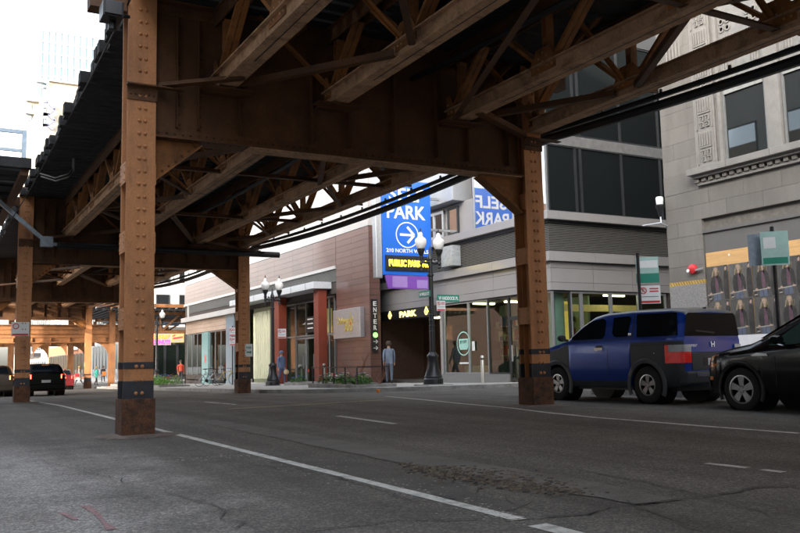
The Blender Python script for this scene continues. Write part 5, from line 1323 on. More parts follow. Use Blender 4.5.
blackpaint = mat('black_car_paint', (.004, .004, .005), rough=.22, var=.05, coat=.35, spec=.3)
cx = Car('parked_crossover', 'black crossover with silver alloy wheels parked behind the blue SUV', 'cars parked at the right kerb', 12.42, 9.30-3.66, 4.52, 1.84,
         [(0, 1.05), (.15, 1.45), (.35, 1.60), (1.2, 1.68), (2.0, 1.66), (2.5, 1.59), (3.3, 1.18), (3.5, 1.10), (3.85, 1.045), (4.2, .96), (4.38, .86), (4.46, .74), (4.52, .62)], [(0, 1.10), (2.8, 1.02), (3.3, .99), (4.52, .9)],
         [.98, 3.66], .352, .405, .26, blackpaint, tumble=.76, plan=[(0, .86), (.1, .93), (.3, 1), (3.9, 1), (4.15, .97), (4.32, .90), (4.42, .80), (4.52, .62)])
cx.body(); cx.wheelset(5, .232, .085)
for wy in cx.wheels: cx.flare(wy, .05, blackp)
cx.bothsides('window', [(1.75, 1.09), (3.05, 1.045), (3.13, 1.05), (2.65, 1.36), (2.3, 1.51), (1.75, 1.545)], mat('green_tinted_glass', (.05, .10, .085), rough=.03, coat=1., spec=.8, var=.1))
cx.bothsides('window', [(.75, 1.13), (1.66, 1.09), (1.66, 1.55), (1.0, 1.55), (.7, 1.42)], cglass)
cx.bothsides('window_trim', [(1.7, 1.05), (3.1, 1.01), (3.1, 1.027), (1.7, 1.067)], chrome, off=.008)
b = MB()
for sg in (-1, 1):
    P = [cx.W3(sg*(cx.xat(y, lerp(cx.top, y)-.06)+.004), y, lerp(cx.top, y)-.055) for y in (3.3, 3.0, 2.7, 2.4, 2.1, 1.6, 1.0)]
    MB().tube(P, .014, 5).build('roof_trim', chrome, cx.root, smooth=True)
for sg in (-1, 1):
    b = MB(); b.lathe(cx.W3(sg*1.03, 2.86, 1.13), [(.0, -.09), (.07, -.08), (.10, .0), (.085, .05), (.0, .08)], 12, axis='y', sx=.75, sy=1.15); b.beam(cx.W3(sg*.88, 2.84, 1.06), cx.W3(sg*1.0, 2.86, 1.09), .06, .05); b.build('mirror', blackpaint, cx.root, smooth=True)
    n = 7; ysl = [4.44, 4.38, 4.30, 4.2, 4.1, 4.0, 3.92]; zl = [(.73, .80), (.71, .83), (.705, .865), (.72, .895), (.76, .92), (.82, .94), (.90, .95)]
    vs = [cx.W3(sg*(cx.xat(y, a)+.006), y, a) for y, (a, c) in zip(ysl, zl)]+[cx.W3(sg*(cx.xat(y, c)+.006), y, c) for y, (a, c) in zip(ysl, zl)]
    b = MB(); b.add(vs, [(k, k+1, n+k+1, n+k) for k in range(n-1)], 0)
    b.m = [0, 0, 1, 1, 0, 0]; hl = b.build('headlight', [mat('headlight_lens', (.62, .64, .66), rough=.08, coat=1., var=.25, scale=20), amber], cx.root, fix=False, smooth=True)
    P = [cx.W3(sg*(cx.hw(y)*1.0+.008), y, z) for y, z in ((4.22, .62), (4.16, .74), (4.05, .83), (3.9, .885), (3.75, .90))]
    MB().tube(P, .012, 5).build('arch_highlight', chrome, cx.root, smooth=True) if False else None
    b = MB(); b.prism([cx.W3(sg*(cx.hw(y)*.995+.004), y, z) for y, z in ((3.10, .885), (3.12, .92), (3.30, .935), (3.42, .90), (3.38, .885))], (sg*.012, 0, 0)); b.build('fender_vent', chrome, cx.root)
    MB().box(*sorted((cx.W3(sg*.80, 0, 0).x, cx.W3(sg*.86, 0, 0).x)), cx.W3(0, 4.24, 0).y, cx.W3(0, 4.30, 0).y, cx.z0+.50, cx.z0+.56).build('side_marker', amber, cx.root)
cx.bothsides('seam', [(2.98, .32), (2.99, .32), (2.99, .98), (2.98, .98)], blackp, off=.002)
cx.bothsides('door_handle', [(1.85, .90), (2.08, .895), (2.08, .94), (1.85, .945)], blackpaint, off=.03, depth=.04)
b = MB(); b.face([cx.W3(-.70, 3.38, 1.165), cx.W3(.70, 3.38, 1.165), cx.W3(.60, 2.56, 1.585), cx.W3(-.60, 2.56, 1.585)]); b.build('windscreen', cglass, cx.root)
cx.bx('bumper', -.62, .62, 4.40, 4.56, .28, .55, blackpaint, .04); cx.bx('grille', -.5, .5, 4.46, 4.55, .56, .70, blackm, .02); cx.bx('number_plate', -.15, .15, 4.561, 4.566, .40, .52, plate)
for k in range(3): cx.bx('grille_bar', -.5, .5, 4.551, 4.556, .58+.045*k, .595+.045*k, chrome)

brakel = mat('lit_brake_lamp', (.8, .03, .02), emit=(1, .045, .02), estr=2.6, rough=.2)
def hatch(xc, yr, label, group, litm, paintm):
    c = Car('hatchback', label, group, xc, yr, 4.1, 1.75, [(0, .98), (.1, 1.08), (.45, 1.36), (.9, 1.46), (1.9, 1.47), (2.4, 1.36), (3.1, 1.0), (3.3, .95), (3.9, .80), (4.1, .6)], .96, [.75, 3.25], .32, .37, .24, paintm, tumble=.76,
            plan=[(0, .88), (.08, .95), (.3, 1), (3.4, 1), (3.8, .92), (4.1, .72)])
    c.body(60); c.wheelset(5, .2)
    b = MB(); b.face([c.W3(-.60, .075, 1.085), c.W3(.60, .075, 1.085), c.W3(.52, .43, 1.385), c.W3(-.52, .43, 1.385)]); b.build('rear_window', cglass, c.root)
    c.bx('high_brake_lamp', -.16, .16, .36, .40, 1.39, 1.425, amber)
    c.bothsides('window', [(.75, 1.0), (1.6, .99), (1.6, 1.36), (.95, 1.36)], cglass); c.bothsides('window', [(1.7, .99), (2.95, .985), (2.4, 1.27), (1.7, 1.37)], cglass)
    for sg in (-1, 1):
        b = MB(); pts = []
        for z in (.80, .98): pts.append([c.W3(sg*(c.xat(y, z)+.01), y, z) for y in (.30, .12, .04)]+[c.W3(sg*.62, -.012, z)])
        b.add(pts[0]+pts[1], [(k, k+1, 5+k, 4+k) for k in range(3)]); b.build('tail_lamp', litm, c.root, fix=False)
        b = MB(); b.lathe(c.W3(sg*.95, 2.8, 1.02), [(.0, -.05), (.07, -.04), (.09, .0), (.0, .07)], 10, axis='y'); b.build('mirror', paintm, c.root)
    c.bx('number_plate', -.19, .19, -.02, -.012, .62, .74, plate); c.bx('bumper', -.80, .80, -.05, .1, .30, .56, paintm, .04)
    return c
ck = onG(47, 396)
hatch(ck.x-.05, ck.y, 'black hatchback with glowing brake lights driving away under the railway', 'cars driving away under the railway', brakel, mat('deep_black_paint', (.003, .003, .0035), rough=.3, spec=.12, coat=.1))
ck2 = onG(62.5, 390)
hatch(ck2.x+.15, ck2.y+1.5, 'dark red car mostly hidden ahead of the black hatchback', 'cars driving away under the railway', brakel, mat('dark_red_paint', (.12, .01, .012), rough=.3, coat=1., var=.05)) 
ck3 = onG(3, 397)
hatch(ck3.x-.35, ck3.y+.3, 'dark car with amber lights at the left edge of the road', 'cars driving away under the railway', mat('amber_red_lamp', (.8, .2, .05), emit=(1, .25, .05), estr=1.2), mat('dark_bronze_paint', (.05, .03, .015), rough=.3, coat=1., var=.05))
# ================================================================== POSTERS, SIGNS, STREET FURNITURE
pbg = mat('poster_grey_brown', (.080, .075, .070), rough=.6, var=.35, scale=5, stretch=(1, 4, .8), dirt=(.07, .06, .05), dscale=5, damt=.7)
hairp = mat('poster_fair_hair', (.25, .20, .13), rough=.6, var=.35, scale=16); skinp = mat('poster_skin', (.38, .26, .20), rough=.6, var=.1)
coatp = mat('poster_dark_coat', (.030, .027, .024), rough=.6, var=.5, scale=7); plump = mat('poster_plum_shirt', (.11, .055, .075), rough=.6, var=.3, scale=8)
jeanp = mat('poster_blue_jeans', (.085, .10, .14), rough=.6, var=.3, scale=8); woodp = mat('poster_fence_rail', (.30, .27, .23), rough=.6, var=.2, scale=8)
ph, pw = .95, .715
def poster_faces(b, yc, zt):
    """flat print: figure in a coat before weathered boards; u to the right (towards -Y), v down"""
    def P(pts, lay, m):
        b.face([(GX-.004-.0006*lay, yc-(u-.5)*pw, zt-v*ph) for u, v in pts], m)
    P([(0, 0), (1, 0), (1, 1), (0, 1)], 0, 0)
    for u in (.10, .22, .34, .60, .70): P([(u, 0), (u+.010, 0), (u+.010, .8), (u, .8)], 1, 7)
    # dark companion standing half out of the sheet on the right
    P([(.80, .20), (.84, .16), (.93, .16), (1.0, .22), (1.0, .97), (.80, .98), (.76, .62)], 1, 3)
    P([(.84, .03), (.90, .02), (.93, .07), (.92, .13), (.88, .16), (.84, .12)], 2, 2); P([(.83, .05), (.86, .0), (.93, .0), (.95, .08), (.92, .05), (.87, .05), (.84, .10)], 3, 3)
    # fair hair falling to the chest, in separate locks
    P([(.33, .05), (.40, .025), (.48, .035), (.53, .09), (.54, .17), (.50, .19), (.36, .19), (.31, .13)], 2, 1)
    for u, w_, l_, q in ((.25, .06, .40, 1), (.30, .06, .43, 8), (.35, .05, .40, 1), (.47, .05, .42, 8), (.51, .06, .38, 1), (.55, .05, .33, 8)):
        P([(u+.03, .14), (u+.03+w_, .14), (u+w_, .28), (u+w_*.7, l_), (u+.01, l_-.03), (u-.02, .30)], 3, q)
    P([(.37, .085), (.40, .07), (.46, .07), (.48, .11), (.475, .17), (.445, .215), (.41, .215), (.375, .17)], 4, 2)
    P([(.39, .125), (.415, .12), (.415, .132), (.39, .137)], 5, 3); P([(.44, .12), (.465, .125), (.465, .137), (.44, .132)], 5, 3); P([(.415, .182), (.45, .182), (.445, .192), (.42, .192)], 5, 4)
    P([(.40, .21), (.46, .21), (.48, .30), (.38, .30)], 3, 2)
    # open coat over a plum shirt
    P([(.37, .29), (.52, .28), (.58, .50), (.57, .74), (.36, .75), (.33, .5)], 3, 4)
    P([(.22, .34), (.33, .28), (.39, .30), (.38, .55), (.40, .80), (.24, .83), (.17, .70), (.15, .50)], 4, 3)
    P([(.50, .29), (.60, .31), (.68, .40), (.73, .62), (.72, .74), (.66, .76), (.60, .62), (.55, .79), (.53, .55)], 4, 3)
    P([(.42, .36), (.425, .36), (.435, .74), (.43, .74)], 5, 3); P([(.47, .40), (.53, .48), (.53, .50), (.46, .42)], 5, 9)
    P([(.28, .82), (.58, .80), (.62, 1.0), (.27, 1.0)], 2, 5); P([(.42, .84), (.445, .84), (.455, 1.0), (.43, 1.0)], 3, 9)
    # rail in front, hands resting on it, printed block in the corner
    P([(.0, .815), (.74, .765), (.74, .79), (.0, .845)], 5, 6)
    P([(.10, .79), (.14, .765), (.20, .77), (.21, .81), (.13, .83)], 6, 2); P([(.60, .76), (.65, .745), (.70, .76), (.69, .80), (.62, .80)], 6, 2)
    P([(.05, .86), (.14, .85), (.22, .96), (.10, .985), (.03, .93)], 4, 3); P([(.06, .925), (.19, .915), (.19, .945), (.06, .955)], 6, 6)
rows = ['upper', 'lower']; nth = ['leftmost', 'second', 'third', 'fourth', 'fifth', 'sixth', 'seventh', 'eighth']
pm = [pbg, hairp, skinp, coatp, plump, jeanp, woodp, mat('poster_board_gap', (.075, .065, .055), var=.3, scale=5), mat('poster_hair_shade', (.17, .13, .08), var=.3, scale=14), mat('poster_shadow_blue', (.05, .05, .07), var=.3)]
pbgs = [pbg, mat('poster_grey_brown_faded', (.105, .10, .092), rough=.6, var=.4, scale=4, stretch=(1, 4, .8), dirt=(.07, .06, .05), dscale=5, damt=.6), mat('poster_grey_brown_damp', (.065, .062, .058), rough=.6, var=.4, scale=6, stretch=(1, 4, .8))]
for r in range(2):
    for k in range(8):
        yc = 16.07-pw/2-.012-(pw+.018)*k+random.uniform(-.004, .004); zt = 3.40-(ph+.005)*r
        q = MB(); poster_faces(q, yc, zt)
        tl = random.uniform(-.014, .014); q.v = [(x_, yc+(y_-yc)-(z_-zt+.47)*tl, z_+(y_-yc)*tl) for x_, y_, z_ in q.v]
        o = q.build('poster', [random.choice(pbgs)]+pm[1:], fix=False, org=(GX, yc, zt-ph))
        if k or r:
            pass
        tag(o, '%s poster from the left in the %s row, fair haired figure in dark coat' % (nth[k], rows[r]), 'poster', 'paper posters pasted in two rows on the boards')
def street_sign_post(px, xs, ysign, wm, label, clock=False):
    pass
# parking sign posts along the right kerb
postm = mat('dark_sign_post', (.03, .032, .035), rough=.5, metal=.4)
def ynear(px, X): return onX(px, 300, X).y
def kerb_sign(pxl, pxr, parts, X, label, postpx, group=None):
    pb = onX(postpx, 300, X); zg = g(X, pb.y)+KH
    top = max(onX(pxl, p[0], X).z for p in parts)
    t = thing('sign_post', (X, pb.y, zg), label, 'sign post', group)
    MB().box(X-.02, X+.02, pb.y-.03, pb.y+.03, zg-.02, top+.06).build('post', postm, t)
    return t, pb
def plate_facing(t, c, wd, hh, m, name='plate', th=.006, yaw=0.0):
    """a plate whose face looks back along the street towards -Y; returns local axes"""
    R = Vector((cos(yaw), sin(yaw), 0)); U = Vector((0, 0, 1)); N = R.cross(U)
    b = MB(); b.prism([c-R*wd/2-U*hh/2, c+R*wd/2-U*hh/2, c+R*wd/2+U*hh/2, c-R*wd/2+U*hh/2], -N*th); return b.build(name, m, t), R, U, N
SX = 14.25
yaw = radians(-40)
t, pb = kerb_sign(642, 665, [(255, 0)], SX, 'post with pale green plate above a red and white parking plate behind the SUV', 640)
p1 = onX(652, 268, SX); c = Vector((SX+.22, pb.y-.06-.0, p1.z)); s_ = .52
_, R, U, N = plate_facing(t, c, s_*.98, .60, greenl, 'green_plate', yaw=yaw)
b = MB(); b.prism([c-R*s_*.49-U*.30+N*.002, c+R*s_*.49-U*.30+N*.002, c+R*s_*.49-U*.08+N*.002, c-R*s_*.49-U*.08+N*.002], N*.001); b.build('dark_green_print', greenp, t)
b = MB(); b.prism([c-R*s_*.45+U*.05+N*.002, c+R*s_*.45+U*.05+N*.002, c+R*s_*.45+U*.22+N*.002, c-R*s_*.45+U*.22+N*.002], N*.001); b.build('white_print', whitep, t)
p2 = onX(654, 293, SX); c2 = Vector((SX+.24, pb.y-.06, p2.z))
def noparking(t, c, wd, hh, yaw):
    _, R, U, N = plate_facing(t, c, wd, hh, whitep, 'no_parking_plate', yaw=yaw)
    b = MB(); r = hh*.19; cc = c-R*wd*.26+U*hh*.22+N*.003
    b = ring(cc, r*.75, r, R, U, 18, .002); b.beam(cc-R*r*.6+U*r*.6, cc+R*r*.6-U*r*.6, r*.25, .004, up=N); b.build('prohibition_mark', redp, t)
    text('P', r*1.1, cc+N*.001, R, U, blackm, t, depth=.001)
    b = MB()
    for f in (.32, .18): b.prism([c+R*wd*.02+U*hh*(f-.04)+N*.002, c+R*wd*.42+U*hh*(f-.04)+N*.002, c+R*wd*.42+U*hh*(f+.03)+N*.002, c+R*wd*.02+U*hh*(f+.03)+N*.002], N*.001)
    b.prism([c-R*wd*.46-U*hh*.46+N*.002, c+R*wd*.46-U*hh*.46+N*.002, c+R*wd*.46-U*hh*.34+N*.002, c-R*wd*.46-U*hh*.34+N*.002], N*.001); b.build('red_print', redp, t)
    b = MB(); b.prism([c-R*wd*.40-U*hh*.13+N*.002, c+R*wd*.40-U*hh*.13+N*.002, c+R*wd*.40-U*hh*.10+N*.002, c-R*wd*.40-U*hh*.10+N*.002], N*.001); b.build('grey_print', clad, t)
noparking(t, c2, .50, .42, yaw)
t, pb = kerb_sign(764, 790, [(231, 0)], SX, 'slim dark post with two pale green plates back to back before the posters', 777)
p1 = onX(777, 248, SX); c = Vector((SX-.02, pb.y-.05, p1.z)); yaw2 = radians(-46)
_, R, U, N = plate_facing(t, c, .50, .66, greenl, 'green_plate', yaw=yaw2)
b = MB(); b.prism([c-R*.2+U*.0+N*.002, c+R*.02+U*.0+N*.002, c+R*.02+U*.22+N*.002, c-R*.2+U*.22+N*.002], N*.001); b.build('white_print', whitep, t)
b = MB(); b.prism([c-R*.22-U*.30+N*.002, c+R*.22-U*.30+N*.002, c+R*.22-U*.18+N*.002, c-R*.22-U*.18+N*.002], N*.001); b.build('dark_green_print', greenp, t)
c3 = c-R*.22-N*.12; plate_facing(t, c3, .5, .62, galv, 'back_plate', yaw=yaw2)
# twin acorn street lamps
globem = mat('white_acorn_glass', (.78, .77, .74), rough=.25, var=.04, coat=.4)
def street_lamp(X, Y, H, label, axis=(1, 0, 0)):
    zg = g(X, Y)+KH; k = H/5.85; t = thing('street_lamp', (X, Y, zg), label, 'street lamp', 'black twin-globe street lamps')
    b = MB(); b.lathe((X, Y, zg), [(.42*k, 0), (.42*k, .03), (.36*k, .05), (.36*k, .22*k), (.31*k, .27*k), (.33*k, .31*k), (.30*k, .36*k), (.21*k, .62*k), (.175*k, .95*k), (.20*k, 1.0*k), (.215*k, 1.04*k), (.20*k, 1.08*k), (.15*k, 1.12*k), (.12*k, 1.18*k)], 16)
    b.build('base', blackm, t, smooth=True)
    zt = zg+4.55*k
    b = MB(); b.lathe((X, Y, zg), [(.105*k, 1.18*k), (.085*k, 3.9*k), (.12*k, 3.93*k), (.12*k, 3.99*k), (.08*k, 4.02*k), (.075*k, 4.5*k), (.11*k, 4.54*k), (.10*k, 4.62*k), (.05*k, 4.75*k), (.035*k, 4.95*k), (.0, 5.05*k)], 12)
    for z in (1.9, 2.1, 2.3, 2.5): b.lathe((X, Y, zg+z*k), [(.098*k, 0), (.112*k, .015), (.112*k, .035), (.098*k, .05)], 12)
    b.build('pole', blackm, t, smooth=True)
    A = Vector(axis); P = Vector((X, Y, zt-.10*k)); a = MB(); sp_ = .38*k
    for s in (-1, 1):
        a.tube([P+A*s*.05, P+A*s*.16*k+Vector((0, 0, -.05*k)), P+A*s*.30*k+Vector((0, 0, -.02*k)), P+A*s*sp_+Vector((0, 0, .02*k))], [.06*k, .05*k, .05*k, .055*k], 8)
        c = P+A*s*sp_; a.lathe(c, [(.0, -.36*k), (.035*k, -.33*k), (.02*k, -.25*k), (.06*k, -.2*k), (.03*k, -.13*k), (.075*k, -.06*k), (.05*k, .02*k), (.085*k, .10*k), (.06*k, .18*k), (.075*k, .24*k), (.125*k, .34*k), (.15*k, .42*k), (.15*k, .46*k), (.10*k, .47*k)], 12)
        a.lathe(P+A*s*.2*k+Vector((0, 0, .08*k)), [(.0, -.05*k), (.06*k, 0), (.0, .06*k)], 8)
    a.build('arm', blackm, t, smooth=True)
    for s in (-1, 1):
        c = P+A*s*sp_+Vector((0, 0, .465*k)); gl = MB()
        gl.lathe(c, [(.11*k, 0), (.16*k, .05*k), (.205*k, .18*k), (.215*k, .30*k), (.19*k, .36*k), (.10*k, .43*k), (.075*k, .47*k), (.085*k, .53*k), (.05*k, .60*k), (.0, .62*k)], 16)
        o = gl.build('globe', globem, t, smooth=True)
        MB().lathe(c+Vector((0, 0, .60*k)), [(.03*k, 0), (.022*k, .05*k), (.035*k, .09*k), (.0, .18*k)], 8).build('finial', blackm, o, smooth=True)
    return t, zg
L1, zl1 = street_lamp(15.5, 25.35, 5.72, 'nearest black twin-globe street lamp at the alley corner carrying green street name signs')
L2, zl2 = street_lamp(14.55, 38.6, 5.5, 'black twin-globe street lamp in front of the brown building entrance canopy')
L3 = street_lamp(onX(157, 320, 14.6).x, onX(157, 320, 14.6).y, 5.8, 'farthest black twin-globe street lamp by the orange cross-street railway')
MB().box(15.0, 16.0, 24.85, 25.85, g(15.5, 25.3)+KH-.01, g(15.5, 25.3)+KH+.035).build('lamp_pad', concrete)['kind'] = 'structure'
# street name blades and parking plates on the lamps
bl = thing('street_name_sign', (15.5, 25.1, onX(447, 297, 15.5).z), 'green street name blade reading W HADDOCK PL on the near lamp', 'sign')
a, c = onY(437, 294.5, 25.2), onY(459, 302, 25.2); MB().box(a.x, c.x, 25.18, 25.2, c.z, a.z).build('blade', greenp, bl)
text('W HADDOCK PL', (a.z-c.z)*.52, ((a.x+c.x)/2, 25.175, (a.z+c.z)/2), (1, 0, 0), (0, 0, 1), wl, bl, width=(c.x-a.x)*.9, bold=.004, depth=.002)
bl = thing('street_name_sign', (15.4, 25.7, onX(425, 294, 15.5).z), 'green street name blade reading N WELLS ST on the left of the near lamp', 'sign')
p, q = onX(419.5, 295, 15.42), onX(430.5, 292, 15.42); zc = onX(425, 294, 15.42).z
MB().box(15.40, 15.42, q.y, p.y, zc-.11, zc+.11).build('blade', greenp, bl)
text('N WELLS ST', .12, (15.395, (p.y+q.y)/2, zc), (0, -1, 0), (0, 0, 1), wl, bl, width=abs(p.y-q.y)*.85, bold=.004, depth=.002)
bl = thing('no_parking_sign', (15.85, 25.2, onX(441, 305, 15.6).z), 'white and red no parking plate fixed under the street name on the near lamp', 'sign')
noparking(bl, onY(441, 305.8, 25.17), .36, .36, 0)
bl = thing('no_parking_sign', (15.1, 38.5, 2.0), 'white and red plate on the lamp before the red columns', 'sign')
noparking(bl, onY(282, 333.5, 38.5), .42, .46, 0)
# slim parking sign post by the bicycles
zz = g(13, 40)+KH; pp = onZ(232.5, 384, zz); t = thing('sign_post', (pp.x, pp.y, zz), 'slim post with two red and white parking plates beside the bicycles', 'sign post')
zt_ = onY(232, 326, pp.y).z; MB().box(pp.x-.025, pp.x+.025, pp.y-.025, pp.y+.025, zz-.02, zt_).build('post', postm, t)
for ya, yb in ((327.5, 336), (337, 345.5)):
    a, c = onY(229.5, ya, pp.y), onY(235, yb, pp.y); noparking(t, (a+c)/2+Vector((0, -.03, 0)), c.x-a.x, a.z-c.z, 0)
# bollards
def bollard(px, py, r, hgt, m, label, X=None):
    z = .13
    for _ in range(6):
        p = onZ(px, py, z) if X is None else onX(px, py, X); z = g(min(p.x, 18), p.y)+KH
    t = thing('bollard', (p.x, p.y, z), label, 'bollard')
    MB().lathe((p.x, p.y, z), [(r*1.5, 0), (r*1.5, .015), (r, .02), (r, hgt-.02), (r*.8, hgt), (0, hgt+.005)], 12).build('tube', m, t, smooth=True)
    MB().lathe((p.x, p.y, z+hgt*.84), [(r*1.03, 0), (r*1.06, .01), (r*1.06, .06), (r*1.03, .07)], 12).build('band', blackm if m is not blackm else alu, t)
stn = mat('stainless_bollard', (.50, .48, .44), rough=.35, metal=.7, var=.08)
bollard(483, 380.5, .07, 1.02, stn, 'pale stainless bollard standing before the shop front right of the near lamp', X=18.1)
bollard(302.5, 383, .09, 1.0, stn, 'stainless bollard before the glass entrance doors')
bollard(324, 384, .09, 1.0, stn, 'stainless bollard beside the right hand red column')
bollard(424, 379, .11, 1.05, blackm, 'black bollard in the mouth of the parking garage')
zz = g(16, 37)+KH; pp = onZ(333.5, 384.2, zz); t = thing('fire_connection', (pp.x, pp.y, zz), 'small metal fire hose connection with a red cap by the brown wall', 'hydrant')
MB().cyl((pp.x-.16, pp.y, zz), (pp.x-.16, pp.y, zz+.36), .06, n=10).cyl((pp.x+.16, pp.y, zz), (pp.x+.16, pp.y, zz+.36), .06, n=10).build('pipe', stn, t, smooth=True)
MB().cyl((pp.x-.16, pp.y-.1, zz+.33), (pp.x-.16, pp.y+.02, zz+.37), .08, n=10).cyl((pp.x+.16, pp.y-.1, zz+.33), (pp.x+.16, pp.y+.02, zz+.37), .08, n=10).build('nozzle', stn, t)
MB().cyl((pp.x, pp.y-.09, zz+.42), (pp.x, pp.y+.02, zz+.46), .08, n=10).build('cap', redp, t)
# planters: kerbed beds with low rail, plants, bare twigs
leaf = mat('bright_green_leaf', (.11, .27, .03), rough=.55, var=.35, scale=9); leaf2 = mat('deep_green_leaf', (.05, .13, .025), rough=.6, var=.4, scale=9)
flb = mat('blue_petal', (.10, .17, .55), rough=.6, var=.2); flr = mat('red_petal', (.62, .06, .04), rough=.6, var=.2); flw = mat('white_petal', (.7, .7, .68), rough=.6, var=.1); flo = mat('orange_petal', (.7, .22, .04), rough=.6, var=.1)
soil = mat('dark_soil', (.05, .035, .022), rough=.95, var=.4, scale=12, bump=.5)
twigm = mat('bare_twig', (.20, .085, .05), rough=.8, var=.2)
def plant(x, y, z, r, h, lm, fl, label, group, nl=150, nf=16):
    t = thing('flowering_plant', (x, y, z), label, 'plant', group)
    b = MB()
    for _ in range(nl):
        a, rr, zz_ = random.uniform(0, 2*pi), r*sqrt(random.random()), random.random()
        hh = h*(1-.6*(rr/r)**2)*(.25+.75*zz_); c = Vector((x+rr*cos(a), y+rr*sin(a), z+hh))
        d = Vector((random.gauss(0, 1), random.gauss(0, 1), random.uniform(.1, 1.2))).normalized(); s = d.cross(Vector((random.gauss(0, 1), random.gauss(0, 1), random.gauss(0, 1)))).normalized()
        L, W_ = random.uniform(.06, .12), random.uniform(.02, .035)
        b.add([c-d*L*.5, c+s*W_, c+d*L*.6, c-s*W_], [(0, 1, 2, 3)])
    for _ in range(14):
        a, rr = random.uniform(0, 2*pi), r*.8*sqrt(random.random()); b.beam((x+rr*.3*cos(a), y+rr*.3*sin(a), z), (x+rr*cos(a), y+rr*sin(a), z+h*.6), .008, .008)
    tag(b.build('foliage', lm, t, fix=False), kind='stuff')
    if fl:
        b = MB()
        for _ in range(nf):
            a, rr = random.uniform(0, 2*pi), r*.9*sqrt(random.random()); c = Vector((x+rr*cos(a), y+rr*sin(a), z+h*(1.05-.5*(rr/r)**2)))
            for k in range(5):
                an = 2*pi*k/5; u = Vector((cos(an), sin(an), .3))*.055; v = Vector((cos(an+.6), sin(an+.6), .25))*.045; b.add([c, c+v, c+u*1.1+Vector((0, 0, .005)), c+Vector((cos(an-.6), sin(an-.6), .25))*.045], [(0, 1, 2, 3)])
        tag(b.build('flowers', fl, t, fix=False), kind='stuff')
    return t
def bed(x0, x1, y0, y1, label):
    z = g((x0+x1)/2, (y0+y1)/2)+KH
    t = thing('planter', ((x0+x1)/2, (y0+y1)/2, z), label, 'planter')
    w_ = .16
    MB().box(x0, x1, y0, y0+w_, z-.1, z+.14).build('kerb_stone', curbm, t, bevel=.015); MB().box(x0, x1, y1-w_, y1, z-.1, z+.14).build('kerb_stone', curbm, t, bevel=.015)
    MB().box(x0, x0+w_, y0+w_+.002, y1-w_-.002, z-.1, z+.14).build('kerb_stone', curbm, t, bevel=.015); MB().box(x1-w_, x1, y0+w_+.002, y1-w_-.002, z-.1, z+.14).build('kerb_stone', curbm, t, bevel=.015)
    MB().box(x0+w_, x1-w_, y0+w_, y1-w_, z-.1, z+.10).build('soil', soil, t)
    return t, z+.10
# bed by the garage mouth, with the low rail
bt, bz = bed(12.9, 14.5, 26.2, 30.4, 'kerbed planting bed with a low black rail in front of the parking garage')
PX = [26.6, 27.3, 28.0, 28.8, 29.6]
for i, yv in enumerate(PX):
    plant(13.35+.3*(i % 2), yv, bz, .36, .42, [leaf2, leaf][i % 2], [flw, flb, flw, flb, flw][i], ['white', 'blue', 'white', 'blue', 'white'][i]+' flowered low plant in the railed bed, '+['nearest the lamp', 'second from the lamp', 'in the middle', 'second from the far end', 'at the far end'][i], 'plants in the railed bed', 170, 9)
rl2 = thing('planter_rail', (13.0, 28.3, bz), 'low black metal rail round the planting bed in front of the garage', 'railing')
for yv in rng(26.35, 30.2, 4): MB().box(13.0, 13.04, yv-.02, yv+.02, bz, bz+.62).build('post', blackm, rl2)
MB().box(13.0, 13.04, 26.3, 30.3, bz+.621, bz+.66).build('top_rail', blackm, rl2); MB().box(13.005, 13.035, 26.37, 30.2, bz+.28, bz+.31).build('lower_rail', blackm, rl2)
MB().box(13.041, 14.3, 26.32, 26.36, bz+.621, bz+.66).build('top_rail', blackm, rl2)
def twigs(x, y, z, tips, label):
    t = thing('bare_shrub', (x, y, z), label, 'plant')
    for tp in tips:
        P = [Vector((x, y, z))+(Vector(tp))*f+Vector((random.gauss(0, .02), random.gauss(0, .02), 0)) for f in (0, .35, .7, 1)]
        b = MB(); b.tube(P, [.022, .018, .012, .006], 5)
        for f in (1, 2): 
            b.tube([P[f], P[f]+Vector((random.gauss(0, .12), random.gauss(0, .12), .28))], [.011, .004], 4)
        b.build('branch', twigm, t)
p = onY(405, 372, 28.0); twigs(13.9, 28.2, bz, [(.45, -.3, 1.25), (.3, -.4, 1.05), (-.3, .35, .8)], 'bare reddish shrub twigs rising from the railed bed')
p = onY(421, 372, 26.8); twigs(14.1, 26.7, bz, [(.25, -.25, .75), (-.25, .2, .55), (.1, -.3, .9)], 'second bare twiggy shrub in the railed bed by the lamp')
# flower beds along the kerb farther on
b2, bz2 = bed(11.3, 13.0, 47.6, 53.2, 'long kerbed flower bed beside the bicycles')
b3, bz3 = bed(11.4, 13.2, 54.2, 62.5, 'far kerbed flower bed with bright green leaves along the pavement')
cols = [(leaf, flr, 'red'), (leaf, flb, 'blue'), (leaf, None, 'leafy'), (leaf2, flb, 'blue'), (leaf, flo, 'orange'), (leaf2, flw, 'white')]
nn = 0
for (y0, y1, zb_, xo) in ((48.1, 52.8, bz2, 12.0), (54.8, 62.0, bz3, 12.1)):
    y = y0
    while y < y1:
        lm, fl, nm = cols[nn % 6]
        plant(xo+random.uniform(-.25, .3), y, zb_, .5, .62, lm, fl, '%s %s plant, %s along the kerb beds beyond the right column' % ('green' if fl is None else nm+' flowered', 'low' if nn % 2 else 'bushy', ['first', 'second', 'third', 'fourth', 'fifth', 'sixth', 'seventh', 'eighth', 'ninth', 'tenth', 'eleventh', 'twelfth', 'thirteenth', 'fourteenth', 'fifteenth'][nn]), 'plants in the kerb flower beds', 190, 26); nn += 1; y += .95
pl = bed(14.9, 16.2, 36.2, 38.0, 'small kerbed bed at the foot of the middle street lamp'); plant(15.3, 37.2, pl[1], .4, .35, leaf2, flb, 'blue flowered plant at the foot of the middle lamp', 'plants in the kerb flower beds')
